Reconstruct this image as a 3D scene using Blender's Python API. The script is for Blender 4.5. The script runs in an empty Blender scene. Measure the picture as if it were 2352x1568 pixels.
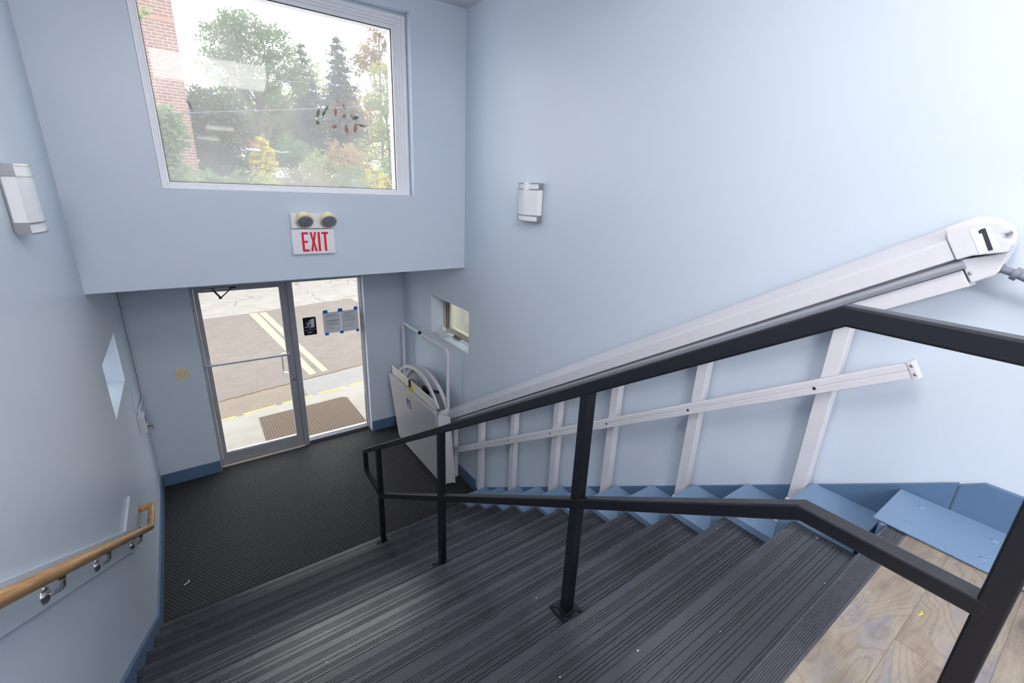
import bpy, bmesh, math, random
from mathutils import Vector, Matrix, Quaternion
random.seed(7)
SC = bpy.context.scene
COL = SC.collection
W, YB, YD, HB, HC = 2.861, 3.708, 5.317, 2.49, 4.705     # room width, bulkhead face, door wall, bulkhead underside, ceiling
T, RI, N = 0.2832, 0.178, 12                               # tread depth, riser height, risers
XS, DH, DY = 2.53, 0.036, 0.062                            # right end of black treads, raise and reach of the blue blocks
ZL = RI * N
SL = RI / T

# ------------------------------------------------------------------ materials
def lin(c):
    return tuple(((v / 255 / 12.92) if v / 255 <= .04045 else ((v / 255 + .055) / 1.055) ** 2.4) for v in c) + (1,)
class NT:
    def __init__(s, name):
        s.m = bpy.data.materials.new(name); s.m.use_nodes = True
        s.t = s.m.node_tree; s.t.nodes.clear()
        s.out = s.n('ShaderNodeOutputMaterial')
    def n(s, typ, **kw):
        o = s.t.nodes.new(typ)
        for k, v in kw.items():
            if k == 'ins':
                for a, b in v.items():
                    if isinstance(b, bpy.types.NodeSocket): s.t.links.new(b, o.inputs[a])
                    else: o.inputs[a].default_value = b
            else: setattr(o, k, v)
        return o
    def l(s, a, b): s.t.links.new(a, b)
    def math(s, op, a, b=0.0):
        o = s.n('ShaderNodeMath', operation=op)
        for i, q in enumerate((a, b)):
            if isinstance(q, bpy.types.NodeSocket): s.l(q, o.inputs[i])
            else: o.inputs[i].default_value = q
        return o.outputs[0]
    def mix(s, f, a, b):
        o = s.n('ShaderNodeMix', data_type='RGBA')
        for i, q in ((0, f), (6, a), (7, b)):
            if isinstance(q, bpy.types.NodeSocket): s.l(q, o.inputs[i])
            else: o.inputs[i].default_value = q
        return o.outputs[2]
    def ramp(s, f, stops):
        o = s.n('ShaderNodeValToRGB'); s.l(f, o.inputs[0])
        el = o.color_ramp.elements
        while len(el) < len(stops): el.new(.5)
        for e, (p, c) in zip(el, stops): e.position = p; e.color = c
        return o.outputs[0]
    def pos(s, scale=(1, 1, 1)):
        g = s.n('ShaderNodeNewGeometry'); mp = s.n('ShaderNodeMapping'); s.l(g.outputs['Position'], mp.inputs[0])
        mp.inputs['Scale'].default_value = scale
        return mp.outputs[0]
    def noise(s, vec, scale, detail=4, rough=.55, dist=0):
        o = s.n('ShaderNodeTexNoise', ins={'Vector': vec, 'Scale': scale, 'Detail': detail, 'Roughness': rough, 'Distortion': dist})
        return o.outputs['Fac']
    def bsdf(s, **ins):
        b = s.n('ShaderNodeBsdfPrincipled', ins={k.replace('_', ' '): v for k, v in ins.items()})
        s.l(b.outputs[0], s.out.inputs[0]); return b
    def bump(s, h, strength=.2, dist=.002):
        return s.n('ShaderNodeBump', ins={'Height': h, 'Strength': strength, 'Distance': dist}).outputs[0]

def plain(name, rgb, rough=.5, metal=0.0, spec=.5, var=.0, nscale=20):
    k = NT(name); c = lin(rgb)
    base = c
    if var:
        f = k.noise(k.pos(), nscale, 5)
        d = tuple(v * (1 - var) for v in c[:3]) + (1,); e = tuple(min(1, v * (1 + var)) for v in c[:3]) + (1,)
        base = k.ramp(f, [(.3, d), (.7, e)])
    k.bsdf(Base_Color=base, Roughness=rough, Metallic=metal, Specular_IOR_Level=spec)
    return k.m
M = {}
def paint(name, rgb, rough, bumpy=.05):
    k = NT(name)
    f = k.noise(k.pos(), 3, 3)
    c = lin(rgb)
    base = k.ramp(f, [(.3, tuple(v * .985 for v in c[:3]) + (1,)), (.7, c)])
    h = k.noise(k.pos(), 160, 2)
    k.bsdf(Base_Color=base, Roughness=rough, Specular_IOR_Level=.5, Normal=k.bump(h, bumpy, .001))
    return k.m
M['wall'] = paint('wall_paint', (205, 216, 229), .36)
M['ceil'] = paint('ceiling_paint', (216, 216, 224), .8)
M['blue'] = paint('blue_trim_paint', (112, 138, 168), .42, .1)
M['blue_dark'] = paint('blue_skirting_paint', (86, 113, 143), .42, .1)
M['white'] = plain('white_vinyl', (240, 241, 246), .35)
M['coat'] = plain('white_powder_coat', (212, 212, 219), .42, var=.02)
M['coat_deck'] = plain('satin_deck_coat', (186, 186, 190), .35, .15)
M['coat_warm'] = plain('ivory_powder_coat', (212, 208, 202), .42, var=.02)
M['alum'] = plain('mill_aluminium', (172, 174, 182), .45, .35, var=.05, nscale=12)
M['bright'] = plain('bright_aluminium', (205, 206, 210), .25, 1.0)
M['nickel'] = plain('brushed_nickel', (178, 176, 176), .28, 1.0)
M['satin'] = plain('anodised_rail', (178, 182, 192), .35, .4)
M['black'] = plain('black_rail_enamel', (22, 24, 31), .34, var=.1, nscale=60)
M['blackplastic'] = plain('black_plastic', (22, 22, 24), .5)
M['cream'] = plain('cream_plastic', (226, 214, 170), .4)
M['ivory'] = plain('ivory_switch_plastic', (222, 210, 172), .45)
M['red'] = plain('red_print', (226, 10, 46), .5)
M['grey_print'] = plain('grey_print', (150, 152, 160), .7)
M['navy'] = plain('navy_plaque', (22, 22, 36), .35)
M['silver_print'] = plain('silver_print', (226, 232, 242), .5)

M['purple'] = plain('purple_sticker', (84, 72, 128), .5)
M['yellow'] = plain('yellow_sticker', (216, 190, 20), .5)
M['brass'] = plain('brass_key', (150, 130, 70), .35, .9)
M['label_blue'] = plain('blue_label', (40, 44, 130), .5)
M['conduit'] = plain('grey_conduit', (120, 124, 140), .45)
M['glyph'] = plain('charcoal_vinyl', (52, 52, 60), .5, var=.15, nscale=80)
def m_sheet(name, rgb, f):
    k = NT(name); d = k.n('ShaderNodeBsdfDiffuse', ins={'Color': lin(rgb)}); t = k.n('ShaderNodeBsdfTranslucent', ins={'Color': lin(rgb)})
    mx = k.n('ShaderNodeMixShader', ins={0: f}); k.l(d.outputs[0], mx.inputs[1]); k.l(t.outputs[0], mx.inputs[2]); k.l(mx.outputs[0], k.out.inputs[0]); return k.m
M['paper'] = m_sheet('paper', (228, 228, 234), .22)
M['label_white'] = plain('white_label', (244, 244, 246), .5)
M['tape'] = m_sheet('blue_masking_tape', (50, 136, 216), .35)
M['beige'] = plain('beige_window_frame', (196, 188, 172), .5)
M['scrap'] = plain('pale_scrap', (225, 222, 210), .8)
M['scrap_yellow'] = plain('yellow_scrap', (225, 205, 60), .8)

def m_shade():
    k = NT('opal_glass'); k.bsdf(Base_Color=lin((236, 238, 242)), Roughness=.22, Specular_IOR_Level=.5)
    return k.m
M['opal'] = m_shade()
def m_glass(name, veil, tint=(1, 1, 1), ior=1.5, streak=False):
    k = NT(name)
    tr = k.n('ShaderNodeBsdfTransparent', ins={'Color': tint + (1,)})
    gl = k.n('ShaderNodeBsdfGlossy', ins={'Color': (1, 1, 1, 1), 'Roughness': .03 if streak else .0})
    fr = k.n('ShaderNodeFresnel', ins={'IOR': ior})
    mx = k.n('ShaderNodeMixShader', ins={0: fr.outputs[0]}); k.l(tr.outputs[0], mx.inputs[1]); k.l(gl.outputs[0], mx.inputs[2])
    if veil:  # pale veil mixed into the glass: dust film plus reflected haze
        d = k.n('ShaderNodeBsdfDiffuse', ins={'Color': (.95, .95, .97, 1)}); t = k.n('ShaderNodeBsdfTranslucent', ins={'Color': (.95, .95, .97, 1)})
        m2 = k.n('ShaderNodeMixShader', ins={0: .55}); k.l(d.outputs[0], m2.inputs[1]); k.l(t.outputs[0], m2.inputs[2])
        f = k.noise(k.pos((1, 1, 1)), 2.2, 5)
        fac = k.math('MULTIPLY', k.math('ADD', k.math('MULTIPLY', f, .8), .6), veil)
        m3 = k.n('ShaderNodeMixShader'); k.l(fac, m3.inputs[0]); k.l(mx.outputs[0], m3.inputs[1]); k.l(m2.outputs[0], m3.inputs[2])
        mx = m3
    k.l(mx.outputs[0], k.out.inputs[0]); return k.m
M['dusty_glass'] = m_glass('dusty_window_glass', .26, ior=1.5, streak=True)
M['glass'] = m_glass('door_glass', 0, (.97, .98, .98))
M['lens'] = plain('lamp_lens', (132, 136, 148), .3, .2, var=.3, nscale=90)
def m_bag():
    k = NT('clear_plastic_film')
    tr = k.n('ShaderNodeBsdfTransparent'); p = k.n('ShaderNodeBsdfPrincipled', ins={'Base Color': lin((236, 238, 244)), 'Roughness': .2})
    mx = k.n('ShaderNodeMixShader', ins={0: .55}); k.l(tr.outputs[0], mx.inputs[1]); k.l(p.outputs[0], mx.inputs[2]); k.l(mx.outputs[0], k.out.inputs[0])
    return k.m
M['film'] = m_bag()

def m_rubber():
    k = NT('black_stair_rubber')
    big = k.noise(k.pos((1, 1.6, 1.6)), 3.0, 4, .55)
    col = k.ramp(big, [(.3, lin((38, 39, 45))), (.72, lin((54, 55, 62)))])
    sc = k.noise(k.pos((9, 1.5, 1.5)), 14, 4)
    col = k.mix(k.n('ShaderNodeMapRange', ins={0: sc, 1: .6, 2: .8, 3: 0.0, 4: .3}).outputs[0], col, lin((90, 90, 97)))
    vo = k.n('ShaderNodeTexVoronoi', ins={'Vector': k.pos(), 'Scale': 26.0})
    spk = k.math('MULTIPLY', k.math('LESS_THAN', vo.outputs['Distance'], .07), k.math('GREATER_THAN', k.n('ShaderNodeSeparateColor', ins={0: vo.outputs['Color']}).outputs[0], .955))
    col = k.mix(spk, col, lin((225, 222, 214)))
    h = k.noise(k.pos(), 220, 3)
    rg = k.n('ShaderNodeMapRange', ins={0: big, 1: .3, 2: .7, 3: .34, 4: .24}).outputs[0]
    k.bsdf(Base_Color=col, Roughness=rg, Specular_IOR_Level=.9, IOR=1.6, Normal=k.bump(h, .12, .001))
    return k.m
M['rubber'] = m_rubber()
def m_carpet():
    k = NT('entrance_matting')
    g = k.n('ShaderNodeNewGeometry'); mp = k.n('ShaderNodeMapping'); k.l(g.outputs['Position'], mp.inputs[0])
    br = k.n('ShaderNodeTexBrick', ins={'Vector': mp.outputs[0], 'Color1': (1, 1, 1, 1), 'Color2': (.75, .75, .75, 1), 'Mortar': (0, 0, 0, 1), 'Scale': 1.0,
             'Mortar Size': .0075, 'Mortar Smooth': .35, 'Brick Width': .030, 'Row Height': .0235})
    br.offset = .5
    fib = k.noise(k.pos(), 420, 3)
    patch = k.noise(k.pos(), 2.6, 3)
    col = k.mix(br.outputs['Color'], lin((34, 34, 38)), lin((74, 74, 80)))
    col = k.mix(k.math('MULTIPLY', fib, .5), col, lin((20, 20, 23)))
    rg = k.n('ShaderNodeMapRange', ins={0: br.outputs['Color'], 1: 0.0, 2: 1.0, 3: .75, 4: .22}).outputs[0]
    rg = k.math('ADD', rg, k.math('MULTIPLY', patch, .12))
    h = k.math('ADD', br.outputs['Color'], k.math('MULTIPLY', fib, .5))
    k.bsdf(Base_Color=col, Roughness=rg, Specular_IOR_Level=.45, Normal=k.bump(h, .7, .004))
    return k.m
M['matting'] = m_carpet()
def m_wood_floor():
    k = NT('weathered_plank_vinyl')
    v = k.pos()
    br = k.n('ShaderNodeTexBrick', ins={'Vector': v, 'Color1': (0, 0, 0, 1), 'Color2': (1, 1, 1, 1), 'Mortar': (.5, .5, .5, 1), 'Scale': 1.0, 'Mortar Size': .0007,
             'Brick Width': 1.22, 'Row Height': .178})
    br.offset = .37
    off = k.n('ShaderNodeVectorMath', operation='ADD'); k.l(v, off.inputs[0]); sc = k.n('ShaderNodeVectorMath', operation='SCALE', ins={0: br.outputs['Color'], 3: 7.0}); k.l(sc.outputs[0], off.inputs[1])
    mp = k.n('ShaderNodeMapping'); k.l(off.outputs[0], mp.inputs[0]); mp.inputs['Scale'].default_value = (1, 3.6, 1)
    warp = k.noise(mp.outputs[0], 2.1, 2, .45, .5)
    rings = k.math('FRACT', k.math('MULTIPLY', warp, 17.0))
    rings = k.math('MULTIPLY', k.math('ABSOLUTE', k.math('SUBTRACT', rings, .5)), 2.0)
    mp2 = k.n('ShaderNodeMapping'); k.l(off.outputs[0], mp2.inputs[0]); mp2.inputs['Scale'].default_value = (4, 70, 5)
    fine = k.noise(mp2.outputs[0], 3, 6, .65)
    mp3 = k.n('ShaderNodeMapping'); k.l(off.outputs[0], mp3.inputs[0]); mp3.inputs['Scale'].default_value = (60, 9, 5)
    saw = k.noise(mp3.outputs[0], 3, 4, .7)
    tone = k.noise(mp.outputs[0], 1.9, 4, .6)
    base = k.ramp(tone, [(.34, lin((106, 94, 86))), (.45, lin((138, 125, 111))), (.55, lin((152, 140, 126))), (.66, lin((124, 124, 130)))])
    vein = k.n('ShaderNodeMapRange', ins={0: rings, 1: .55, 2: 1.0, 3: 0.0, 4: .55}).outputs[0]
    c2 = k.mix(vein, base, lin((124, 106, 90)))
    c3 = k.mix(k.n('ShaderNodeMapRange', ins={0: fine, 1: .34, 2: .56, 3: .34, 4: 0.0}).outputs[0], c2, lin((98, 88, 80)))
    c3 = k.mix(k.n('ShaderNodeMapRange', ins={0: saw, 1: .52, 2: .72, 3: 0.0, 4: .32}).outputs[0], c3, lin((172, 164, 155)))
    c4 = k.mix(br.outputs['Fac'], c3, lin((92, 84, 78)))
    k.bsdf(Base_Color=c4, Roughness=.45, Normal=k.bump(fine, .15, .001))
    return k.m
M['planks'] = m_wood_floor()
def m_oak():
    k = NT('oak_handrail')
    g = k.n('ShaderNodeNewGeometry'); r1 = k.n('ShaderNodeMapping'); k.l(g.outputs['Position'], r1.inputs[0]); r1.inputs['Rotation'].default_value = (math.atan(SL), 0, 0)
    r2 = k.n('ShaderNodeMapping'); k.l(r1.outputs[0], r2.inputs[0]); r2.inputs['Scale'].default_value = (40, 1.6, 40)
    f = k.noise(r2.outputs[0], 2.2, 6, .6, .3)
    col = k.ramp(f, [(.3, lin((146, 104, 62))), (.5, lin((182, 140, 92))), (.7, lin((204, 166, 118)))])
    k.bsdf(Base_Color=col, Roughness=.3)
    return k.m
M['oak'] = m_oak()
def m_asphalt(name, a, b, spec):
    k = NT(name)
    f = k.noise(k.pos(), 3, 5, .6); g = k.n('ShaderNodeTexVoronoi', ins={'Vector': k.pos(), 'Scale': 95.0})
    col = k.ramp(f, [(.3, lin(a)), (.7, lin(b))])
    col = k.mix(k.math('MULTIPLY', k.n('ShaderNodeSeparateColor', ins={0: g.outputs['Color']}).outputs[0], spec), col, lin((74, 69, 66)))
    k.bsdf(Base_Color=col, Roughness=.9)
    return k.m
M['asphalt'] = m_asphalt('worn_asphalt', (118, 111, 105), (130, 122, 115), .42)
M['gravelly'] = m_asphalt('gravelly_asphalt', (126, 116, 104), (136, 125, 112), .36)
def m_cracked():
    k = NT('cracked_pale_asphalt')
    f = k.noise(k.pos(), 2, 5, .6)
    col = k.ramp(f, [(.3, lin((136, 131, 126))), (.7, lin((148, 144, 140)))])
    nz = k.n('ShaderNodeTexNoise', ins={'Vector': k.pos(), 'Scale': 2.0, 'Detail': 4.0})
    ad = k.n('ShaderNodeVectorMath', operation='ADD'); k.l(k.pos(), ad.inputs[0])
    s = k.n('ShaderNodeVectorMath', operation='SCALE', ins={0: nz.outputs['Color'], 3: .5}); k.l(s.outputs[0], ad.inputs[1])
    v = k.n('ShaderNodeTexVoronoi', feature='DISTANCE_TO_EDGE', ins={'Vector': ad.outputs[0], 'Scale': 1.3})
    m = k.math('LESS_THAN', v.outputs['Distance'], .022)
    g = k.math('GREATER_THAN', k.noise(k.pos(), .7, 2), .5)
    col = k.mix(k.math('MULTIPLY', k.math('MULTIPLY', m, g), .7), col, lin((96, 90, 84)))
    k.bsdf(Base_Color=col, Roughness=.9); return k.m
M['pale_asphalt'] = m_cracked()
M['concrete'] = m_asphalt('pale_concrete', (146, 141, 133), (156, 152, 145), .05)
M['concrete_grey'] = m_asphalt('grey_concrete', (130, 128, 128), (141, 139, 137), .08)
M['line_yellow'] = m_asphalt('worn_yellow_paint', (168, 158, 132), (172, 164, 142), .14)
M['kerb_yellow'] = m_asphalt('bright_yellow_paint', (168, 160, 92), (172, 165, 108), .06)
M['rust'] = m_asphalt('leaf_litter', (130, 96, 64), (110, 86, 66), .4)
def m_doormat():
    k = NT('ribbed_doormat')
    w = k.n('ShaderNodeTexWave', wave_type='BANDS', bands_direction='X', ins={'Vector': k.pos(), 'Scale': 9.5, 'Distortion': .25})
    f = k.noise(k.pos(), 90, 4)
    col = k.mix(w.outputs['Fac'], lin((84, 71, 59)), lin((118, 104, 91)))
    col = k.mix(k.math('MULTIPLY', f, .45), col, lin((68, 56, 46)))
    k.bsdf(Base_Color=col, Roughness=.95, Normal=k.bump(w.outputs['Fac'], .5, .006)); return k.m
M['doormat'] = m_doormat()
def m_brick():
    k = NT('red_brick')
    g = k.n('ShaderNodeNewGeometry'); sp = k.n('ShaderNodeSeparateXYZ', ins={0: g.outputs['Position']})
    cb = k.n('ShaderNodeCombineXYZ', ins={0: sp.outputs[0], 1: sp.outputs[2]})
    br = k.n('ShaderNodeTexBrick', ins={'Vector': cb.outputs[0], 'Color1': lin((118, 88, 78)), 'Color2': lin((104, 74, 66)), 'Mortar': lin((156, 146, 138)), 'Scale': 1.0,
             'Mortar Size': .009, 'Brick Width': .27, 'Row Height': .094})
    k.bsdf(Base_Color=br.outputs['Color'], Roughness=.9); return k.m
M['brick'] = m_brick()
M['grassy'] = m_asphalt('rough_grass', (84, 98, 60), (104, 112, 74), .2)
M['bark'] = plain('bark', (80, 74, 72), .9, var=.2, nscale=6)
M['twig'] = plain('dry_twig', (158, 146, 136), .9, var=.1)
M['car'] = plain('white_car_paint', (238, 238, 240), .25)
M['carglass'] = plain('dark_car_glass', (60, 72, 80), .1)
M['tyre'] = plain('tyre_rubber', (40, 40, 42), .8)
M['roofing'] = plain('flat_roof_felt', (150, 150, 152), .9)
M['shingle'] = plain('grey_shingle', (130, 124, 120), .9)
M['plaster'] = plain('hall_plaster', (214, 214, 216), .8)
def m_leaf(name, cols):
    k = NT(name)
    g = k.n('ShaderNodeNewGeometry')
    n_ = len(cols)
    col = k.ramp(g.outputs['Random Per Island'], [((i + .5) / n_, tuple(v * 1.7 for v in lin(c)[:3]) + (1,)) for i, c in enumerate(cols)])
    d = k.n('ShaderNodeBsdfDiffuse'); t = k.n('ShaderNodeBsdfTranslucent'); k.l(col, d.inputs[0]); k.l(col, t.inputs[0])
    mx = k.n('ShaderNodeMixShader', ins={0: .45}); k.l(d.outputs[0], mx.inputs[1]); k.l(t.outputs[0], mx.inputs[2]); k.l(mx.outputs[0], k.out.inputs[0])
    return k.m
LEAF = {'green': m_leaf('mid_green_leaves', [(84, 104, 72), (98, 116, 78), (74, 96, 70)]),
        'dark': m_leaf('dark_green_leaves', [(58, 78, 60), (76, 94, 72), (96, 92, 74), (50, 60, 58), (92, 104, 82)]),
        'conifer': m_leaf('conifer_needles', [(54, 70, 66), (64, 78, 72), (70, 84, 76)]),
        'lime': m_leaf('yellow_green_leaves', [(118, 126, 78), (108, 120, 78), (130, 134, 90)]),
        'yellow': m_leaf('yellow_leaves', [(156, 146, 66), (140, 136, 66), (162, 154, 82)]),
        'rust': m_leaf('rusty_leaves', [(132, 104, 82), (116, 104, 76), (136, 116, 92), (104, 104, 76)]),
        'bare': m_leaf('dry_brush', [(118, 110, 98), (108, 102, 90), (104, 106, 84)])}
M['leaf_orange'] = plain('orange_brown_leaf', (176, 108, 66), .6, var=.25, nscale=60)  # this and the next colour the patches that imitate a reflection
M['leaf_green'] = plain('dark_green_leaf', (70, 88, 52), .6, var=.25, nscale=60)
def m_emit(name, rgb, s):
    k = NT(name); e = k.n('ShaderNodeEmission', ins={'Color': rgb + (1,), 'Strength': s}); k.l(e.outputs[0], k.out.inputs[0]); return k.m
M['lamp'] = m_emit('lit_diffuser', (1, .95, .905), 10.6)
M['lamp_far'] = m_emit('warm_hall_diffuser', (1, .93, .82), 8.0)
M['lamp_hall'] = m_emit('lit_hall_diffuser', (1, .965, .94), 36.0)  # emission of the two added fill lights

# ------------------------------------------------------------------ mesh building
LOC = {}
class MB:
    def __init__(s): s.v = []; s.f = []; s.sm = []
    def add(s, vs, fs, smooth=False):
        b = len(s.v); s.v += [tuple(v) for v in vs]; s.f += [tuple(b + i for i in f) for f in fs]; s.sm += [smooth] * len(fs); return s
    def box(s, x0, x1, y0, y1, z0, z1):
        return s.add([(x, y, z) for z in (z0, z1) for y in (y0, y1) for x in (x0, x1)],
                     [(0, 2, 3, 1), (4, 5, 7, 6), (0, 1, 5, 4), (2, 6, 7, 3), (0, 4, 6, 2), (1, 3, 7, 5)])
    def prism(s, pts, off):
        n = len(pts); off = Vector(off); p = [Vector(q) for q in pts]
        return s.add(p + [q + off for q in p], [tuple(range(n)), tuple(range(2 * n - 1, n - 1, -1))] + [(i, n + i, n + (i + 1) % n, (i + 1) % n) for i in range(n)])
    def quad(s, *p): return s.add(p, [tuple(range(len(p)))])
    def bar(s, p, q, w, h, up=(0, 0, 1)):
        p, q = Vector(p), Vector(q); d = (q - p).normalized(); u = Vector(up); a = d.cross(u).normalized(); b = a.cross(d)
        return s.prism([p + a * sx * w / 2 + b * sy * h / 2 for sx, sy in ((-1, -1), (1, -1), (1, 1), (-1, 1))], q - p)
    def tube(s, pts, r, n=12, caps=True):
        pts = [Vector(p) for p in pts]; rr = r if isinstance(r, (list, tuple)) else [r] * len(pts)
        t0 = (pts[1] - pts[0]).normalized(); a = t0.orthogonal().normalized(); vs = []
        for i, p in enumerate(pts):
            t = (pts[min(i + 1, len(pts) - 1)] - pts[max(i - 1, 0)]).normalized()
            a = (a - t * a.dot(t)).normalized(); b = t.cross(a)
            vs += [p + (a * math.cos(2 * math.pi * k / n) + b * math.sin(2 * math.pi * k / n)) * rr[i] for k in range(n)]
        fs = [(i * n + k, i * n + (k + 1) % n, (i + 1) * n + (k + 1) % n, (i + 1) * n + k) for i in range(len(pts) - 1) for k in range(n)]
        s.add(vs, fs, True)
        if caps:
            m = len(vs); s.add(vs[:n], [tuple(range(n - 1, -1, -1))]); s.add(vs[m - n:], [tuple(range(n))])
        return s
    def cyl(s, p, q, r, n=20): return s.tube([p, q], r, n)
    def disc_yz(s, x, y, z, r, n=20): return s.add([(x, y + r * math.cos(2 * math.pi * k / n), z + r * math.sin(2 * math.pi * k / n)) for k in range(n)], [tuple(range(n))])
    def build(s, name, mat, parent=None, bevel=0, seg=2, loc=None):
        me = bpy.data.meshes.new(name)
        o0 = Vector(LOC.get(parent.name, (0, 0, 0))) if parent else Vector(loc or (0, 0, 0))
        me.from_pydata([Vector(v) - o0 for v in s.v], [], s.f)
        bm = bmesh.new(); bm.from_mesh(me); bm.faces.ensure_lookup_table()
        for f, q in zip(bm.faces, s.sm): f.smooth = q
        if 1 < len(s.f) < 20000: bmesh.ops.recalc_face_normals(bm, faces=bm.faces)
        bm.to_mesh(me); bm.free()
        me.materials.append(mat)
        o = bpy.data.objects.new(name, me); COL.objects.link(o)
        if parent: o.parent = parent
        else: o.location = o0
        LOC[o.name] = tuple(o0)
        if bevel:
            b = o.modifiers.new('edge', 'BEVEL'); b.width = bevel; b.segments = seg; b.limit_method = 'ANGLE'; b.angle_limit = math.radians(35)
        return o
def tag(o, label=None, cat=None, group=None, kind=None):
    if label: o['label'] = label
    if cat: o['category'] = cat
    if group: o['group'] = group
    if kind: o['kind'] = kind
    return o
def thing(name, loc, label, cat, group=None):
    o = bpy.data.objects.new(name, None); COL.objects.link(o); o.location = loc; o.empty_display_size = .05
    LOC[o.name] = tuple(loc); return tag(o, label, cat, group)
def struct(name, mb, mat, parent=None, bevel=0):
    o = mb.build(name, mat, parent, bevel)
    if not parent: o['kind'] = 'structure'
    return o
def dup_tree(o, parent=None):
    c = o.copy(); COL.objects.link(c); c.parent = parent
    for ch in list(o.children): dup_tree(ch, c)
    return c
def arc(cx, cy, r, a0, a1, n):
    return [(cx + r * math.cos(math.radians(a0 + (a1 - a0) * i / n)), cy + r * math.sin(math.radians(a0 + (a1 - a0) * i / n))) for i in range(n + 1)]
def round_path(pts, r, n=6):
    pts = [Vector(p) for p in pts]; out = [pts[0]]
    for a, b, c in zip(pts, pts[1:], pts[2:]):
        rr = min(r, (a - b).length * .49, (c - b).length * .49)
        p0 = b + (a - b).normalized() * rr; p1 = b + (c - b).normalized() * rr
        out += [((1 - t) ** 2) * p0 + 2 * t * (1 - t) * b + t * t * p1 for t in [i / n for i in range(n + 1)]]
    return out + [pts[-1]]

# ------------------------------------------------------------------ the room
YE = -16.0                                                  # far end of the upper hall behind the camera
m = MB()
for x0, x1, zn0, zn1 in ((-.25, 0, 1.57, 2.005),):
    m.box(x0, x1, YE, 3.657, -.2, 4.9).box(x0, x1, 3.657, 4.5, -.2, zn0).box(x0, x1, 3.657, 4.5, zn1, 2.75).box(x0, x1, 4.5, 5.56, -.2, 2.75).box(x0, x1, 3.657, 3.95, 2.75, 4.9)
struct('wall_left', m, M['wall'])
m = MB(); x0, x1 = W, W + .25
m.box(x0, x1, YE, 3.605, -.2, 4.9).box(x0, x1, 3.605, 4.49, -.2, 1.582).box(x0, x1, 3.605, 4.49, 2.052, 2.75).box(x0, x1, 4.49, 5.56, -.2, 2.75).box(x0, x1, 3.605, 3.95, 2.75, 4.9)
struct('wall_right', m, M['wall'])
m = MB()
OX0, OX1, OZ0, OZ1 = .519, 2.342, 3.166, 4.572
m.box(0, OX0, YB, 3.95, HB, HC).box(OX1, W, YB, 3.95, HB, HC).box(OX0, OX1, YB, 3.95, HB, OZ0).box(OX0, OX1, YB, 3.95, OZ1, HC)
struct('wall_front', m, M['wall'])
m = MB()
DX0, DX1, DZ = .556, 2.336, 2.17
m.box(0, DX0, YD, 5.56, 0, HB).box(DX1, W, YD, 5.56, 0, HB).box(DX0, DX1, YD, 5.56, DZ, HB)
struct('wall_back', m, M['wall'])
struct('ceiling', MB().box(-.25, W + .25, YE, 3.95, HC, HC + .2), M['ceil'])
struct('ceiling_lobby', MB().box(0, W, 3.95, 5.56, HB, HB + .2), M['wall'])
struct('wall_hall', MB().box(-.25, W + .25, YE - .2, YE, ZL - .2, HC + .2), M['plaster'])
struct('floor', MB().box(0, W, YE, 5.6, -.2, 0), M['matting'])
struct('floor_landing', MB().box(0, W, YE, -.055, ZL - .2, ZL), M['planks'])
# baseboards and skirtings
BH, BT = .145, .014
struct('baseboard_left', MB().box(0, BT, 3.21, YD - BT, 0, BH), M['blue_dark'], bevel=.003)
m = MB().box(0, DX0 - .004, YD - BT, YD, 0, BH)
struct('baseboard_back', m, M['blue_dark'], bevel=.003)
m = MB().box(DX1 + .004, W - BT, YD - BT, YD, 0, BH).box(DX1 + .002, DX1 + .012, YD, YD + .05, 0, BH)
struct('baseboard_door', m, M['blue_dark'], bevel=.003)
struct('baseboard_right', MB().box(W - BT, W, 3.42, YD - BT, 0, BH), M['blue_dark'], bevel=.003)
# stair skirt boards: a sloped board on each wall
def skirt(x0, x1, s_top, y0, y1, zb=-.28):
    return MB().prism([(x0, y0, s_top - SL * y0), (x0, y1, s_top - SL * y1), (x0, y1, max(0, s_top - SL * y1 + zb)), (x0, y0, s_top - SL * y0 + zb)], (x1 - x0, 0, 0))
struct('trim_1', skirt(0, .022, 2.195, .05, 3.23), M['blue_dark'], bevel=.003)
struct('trim_2', skirt(W - .015, W, 2.195, -.108, 3.43), M['blue_dark'], bevel=.003)
struct('trim_3', MB().prism([(W - .018, -.112, ZL + .002), (W - .018, -.112, 2.258), (W - .018, -.172, 2.3), (W - .018, -3.0, 2.3), (W - .018, -3.0, ZL + .002)], (.018, 0, 0)), M['blue_dark'], bevel=.003)
struct('baseboard_landing', MB().box(0, .018, -3.0, .05, ZL, ZL + .165), M['blue_dark'], bevel=.003)

# ------------------------------------------------------------------ the staircase
st = thing('staircase', (0, 0, 0), 'staircase with black grooved rubber treads and blue blocks along the right wall', 'staircase')
GR = [.135, .165, .197, .23, .315, .40, .428, .458, .51, .585, .63, .675, .80, .86, .895, .93]
def tread_mesh():
    d = T + .012; top = 0.0
    pts = [(0.004, -.034), (.006, -.012), (.001, -.004), (-.006, top)]
    for g in GR:
        y = -g * T; pts += [(y + .0017, top), (y + .0009, -.0026), (y - .0009, -.0026), (y - .0017, top)]
    pts += [(-d, top), (-d, -.034)]
    return MB().prism([(.022, y, z) for y, z in pts], (XS - .022, 0, 0))
tr0 = None
for i in range(1, N):
    if tr0 is None:
        tr0 = tread_mesh().build('tread', M['rubber'], st); o = tr0
    else:
        o = tr0.copy(); COL.objects.link(o); o.parent = st
    o.location = (0, (N - i) * T, i * RI)
ns = [(.004, -.034), (.006, -.012), (.001, -.004), (-.004, 0)]
for g in range(9):
    y = -.008 - g * .0055; ns += [(y, 0), (y - .001, -.002), (y - .0022, -.002), (y - .0032, 0)]
ns += [(-.062, 0.0), (-.064, -.034)]
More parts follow.
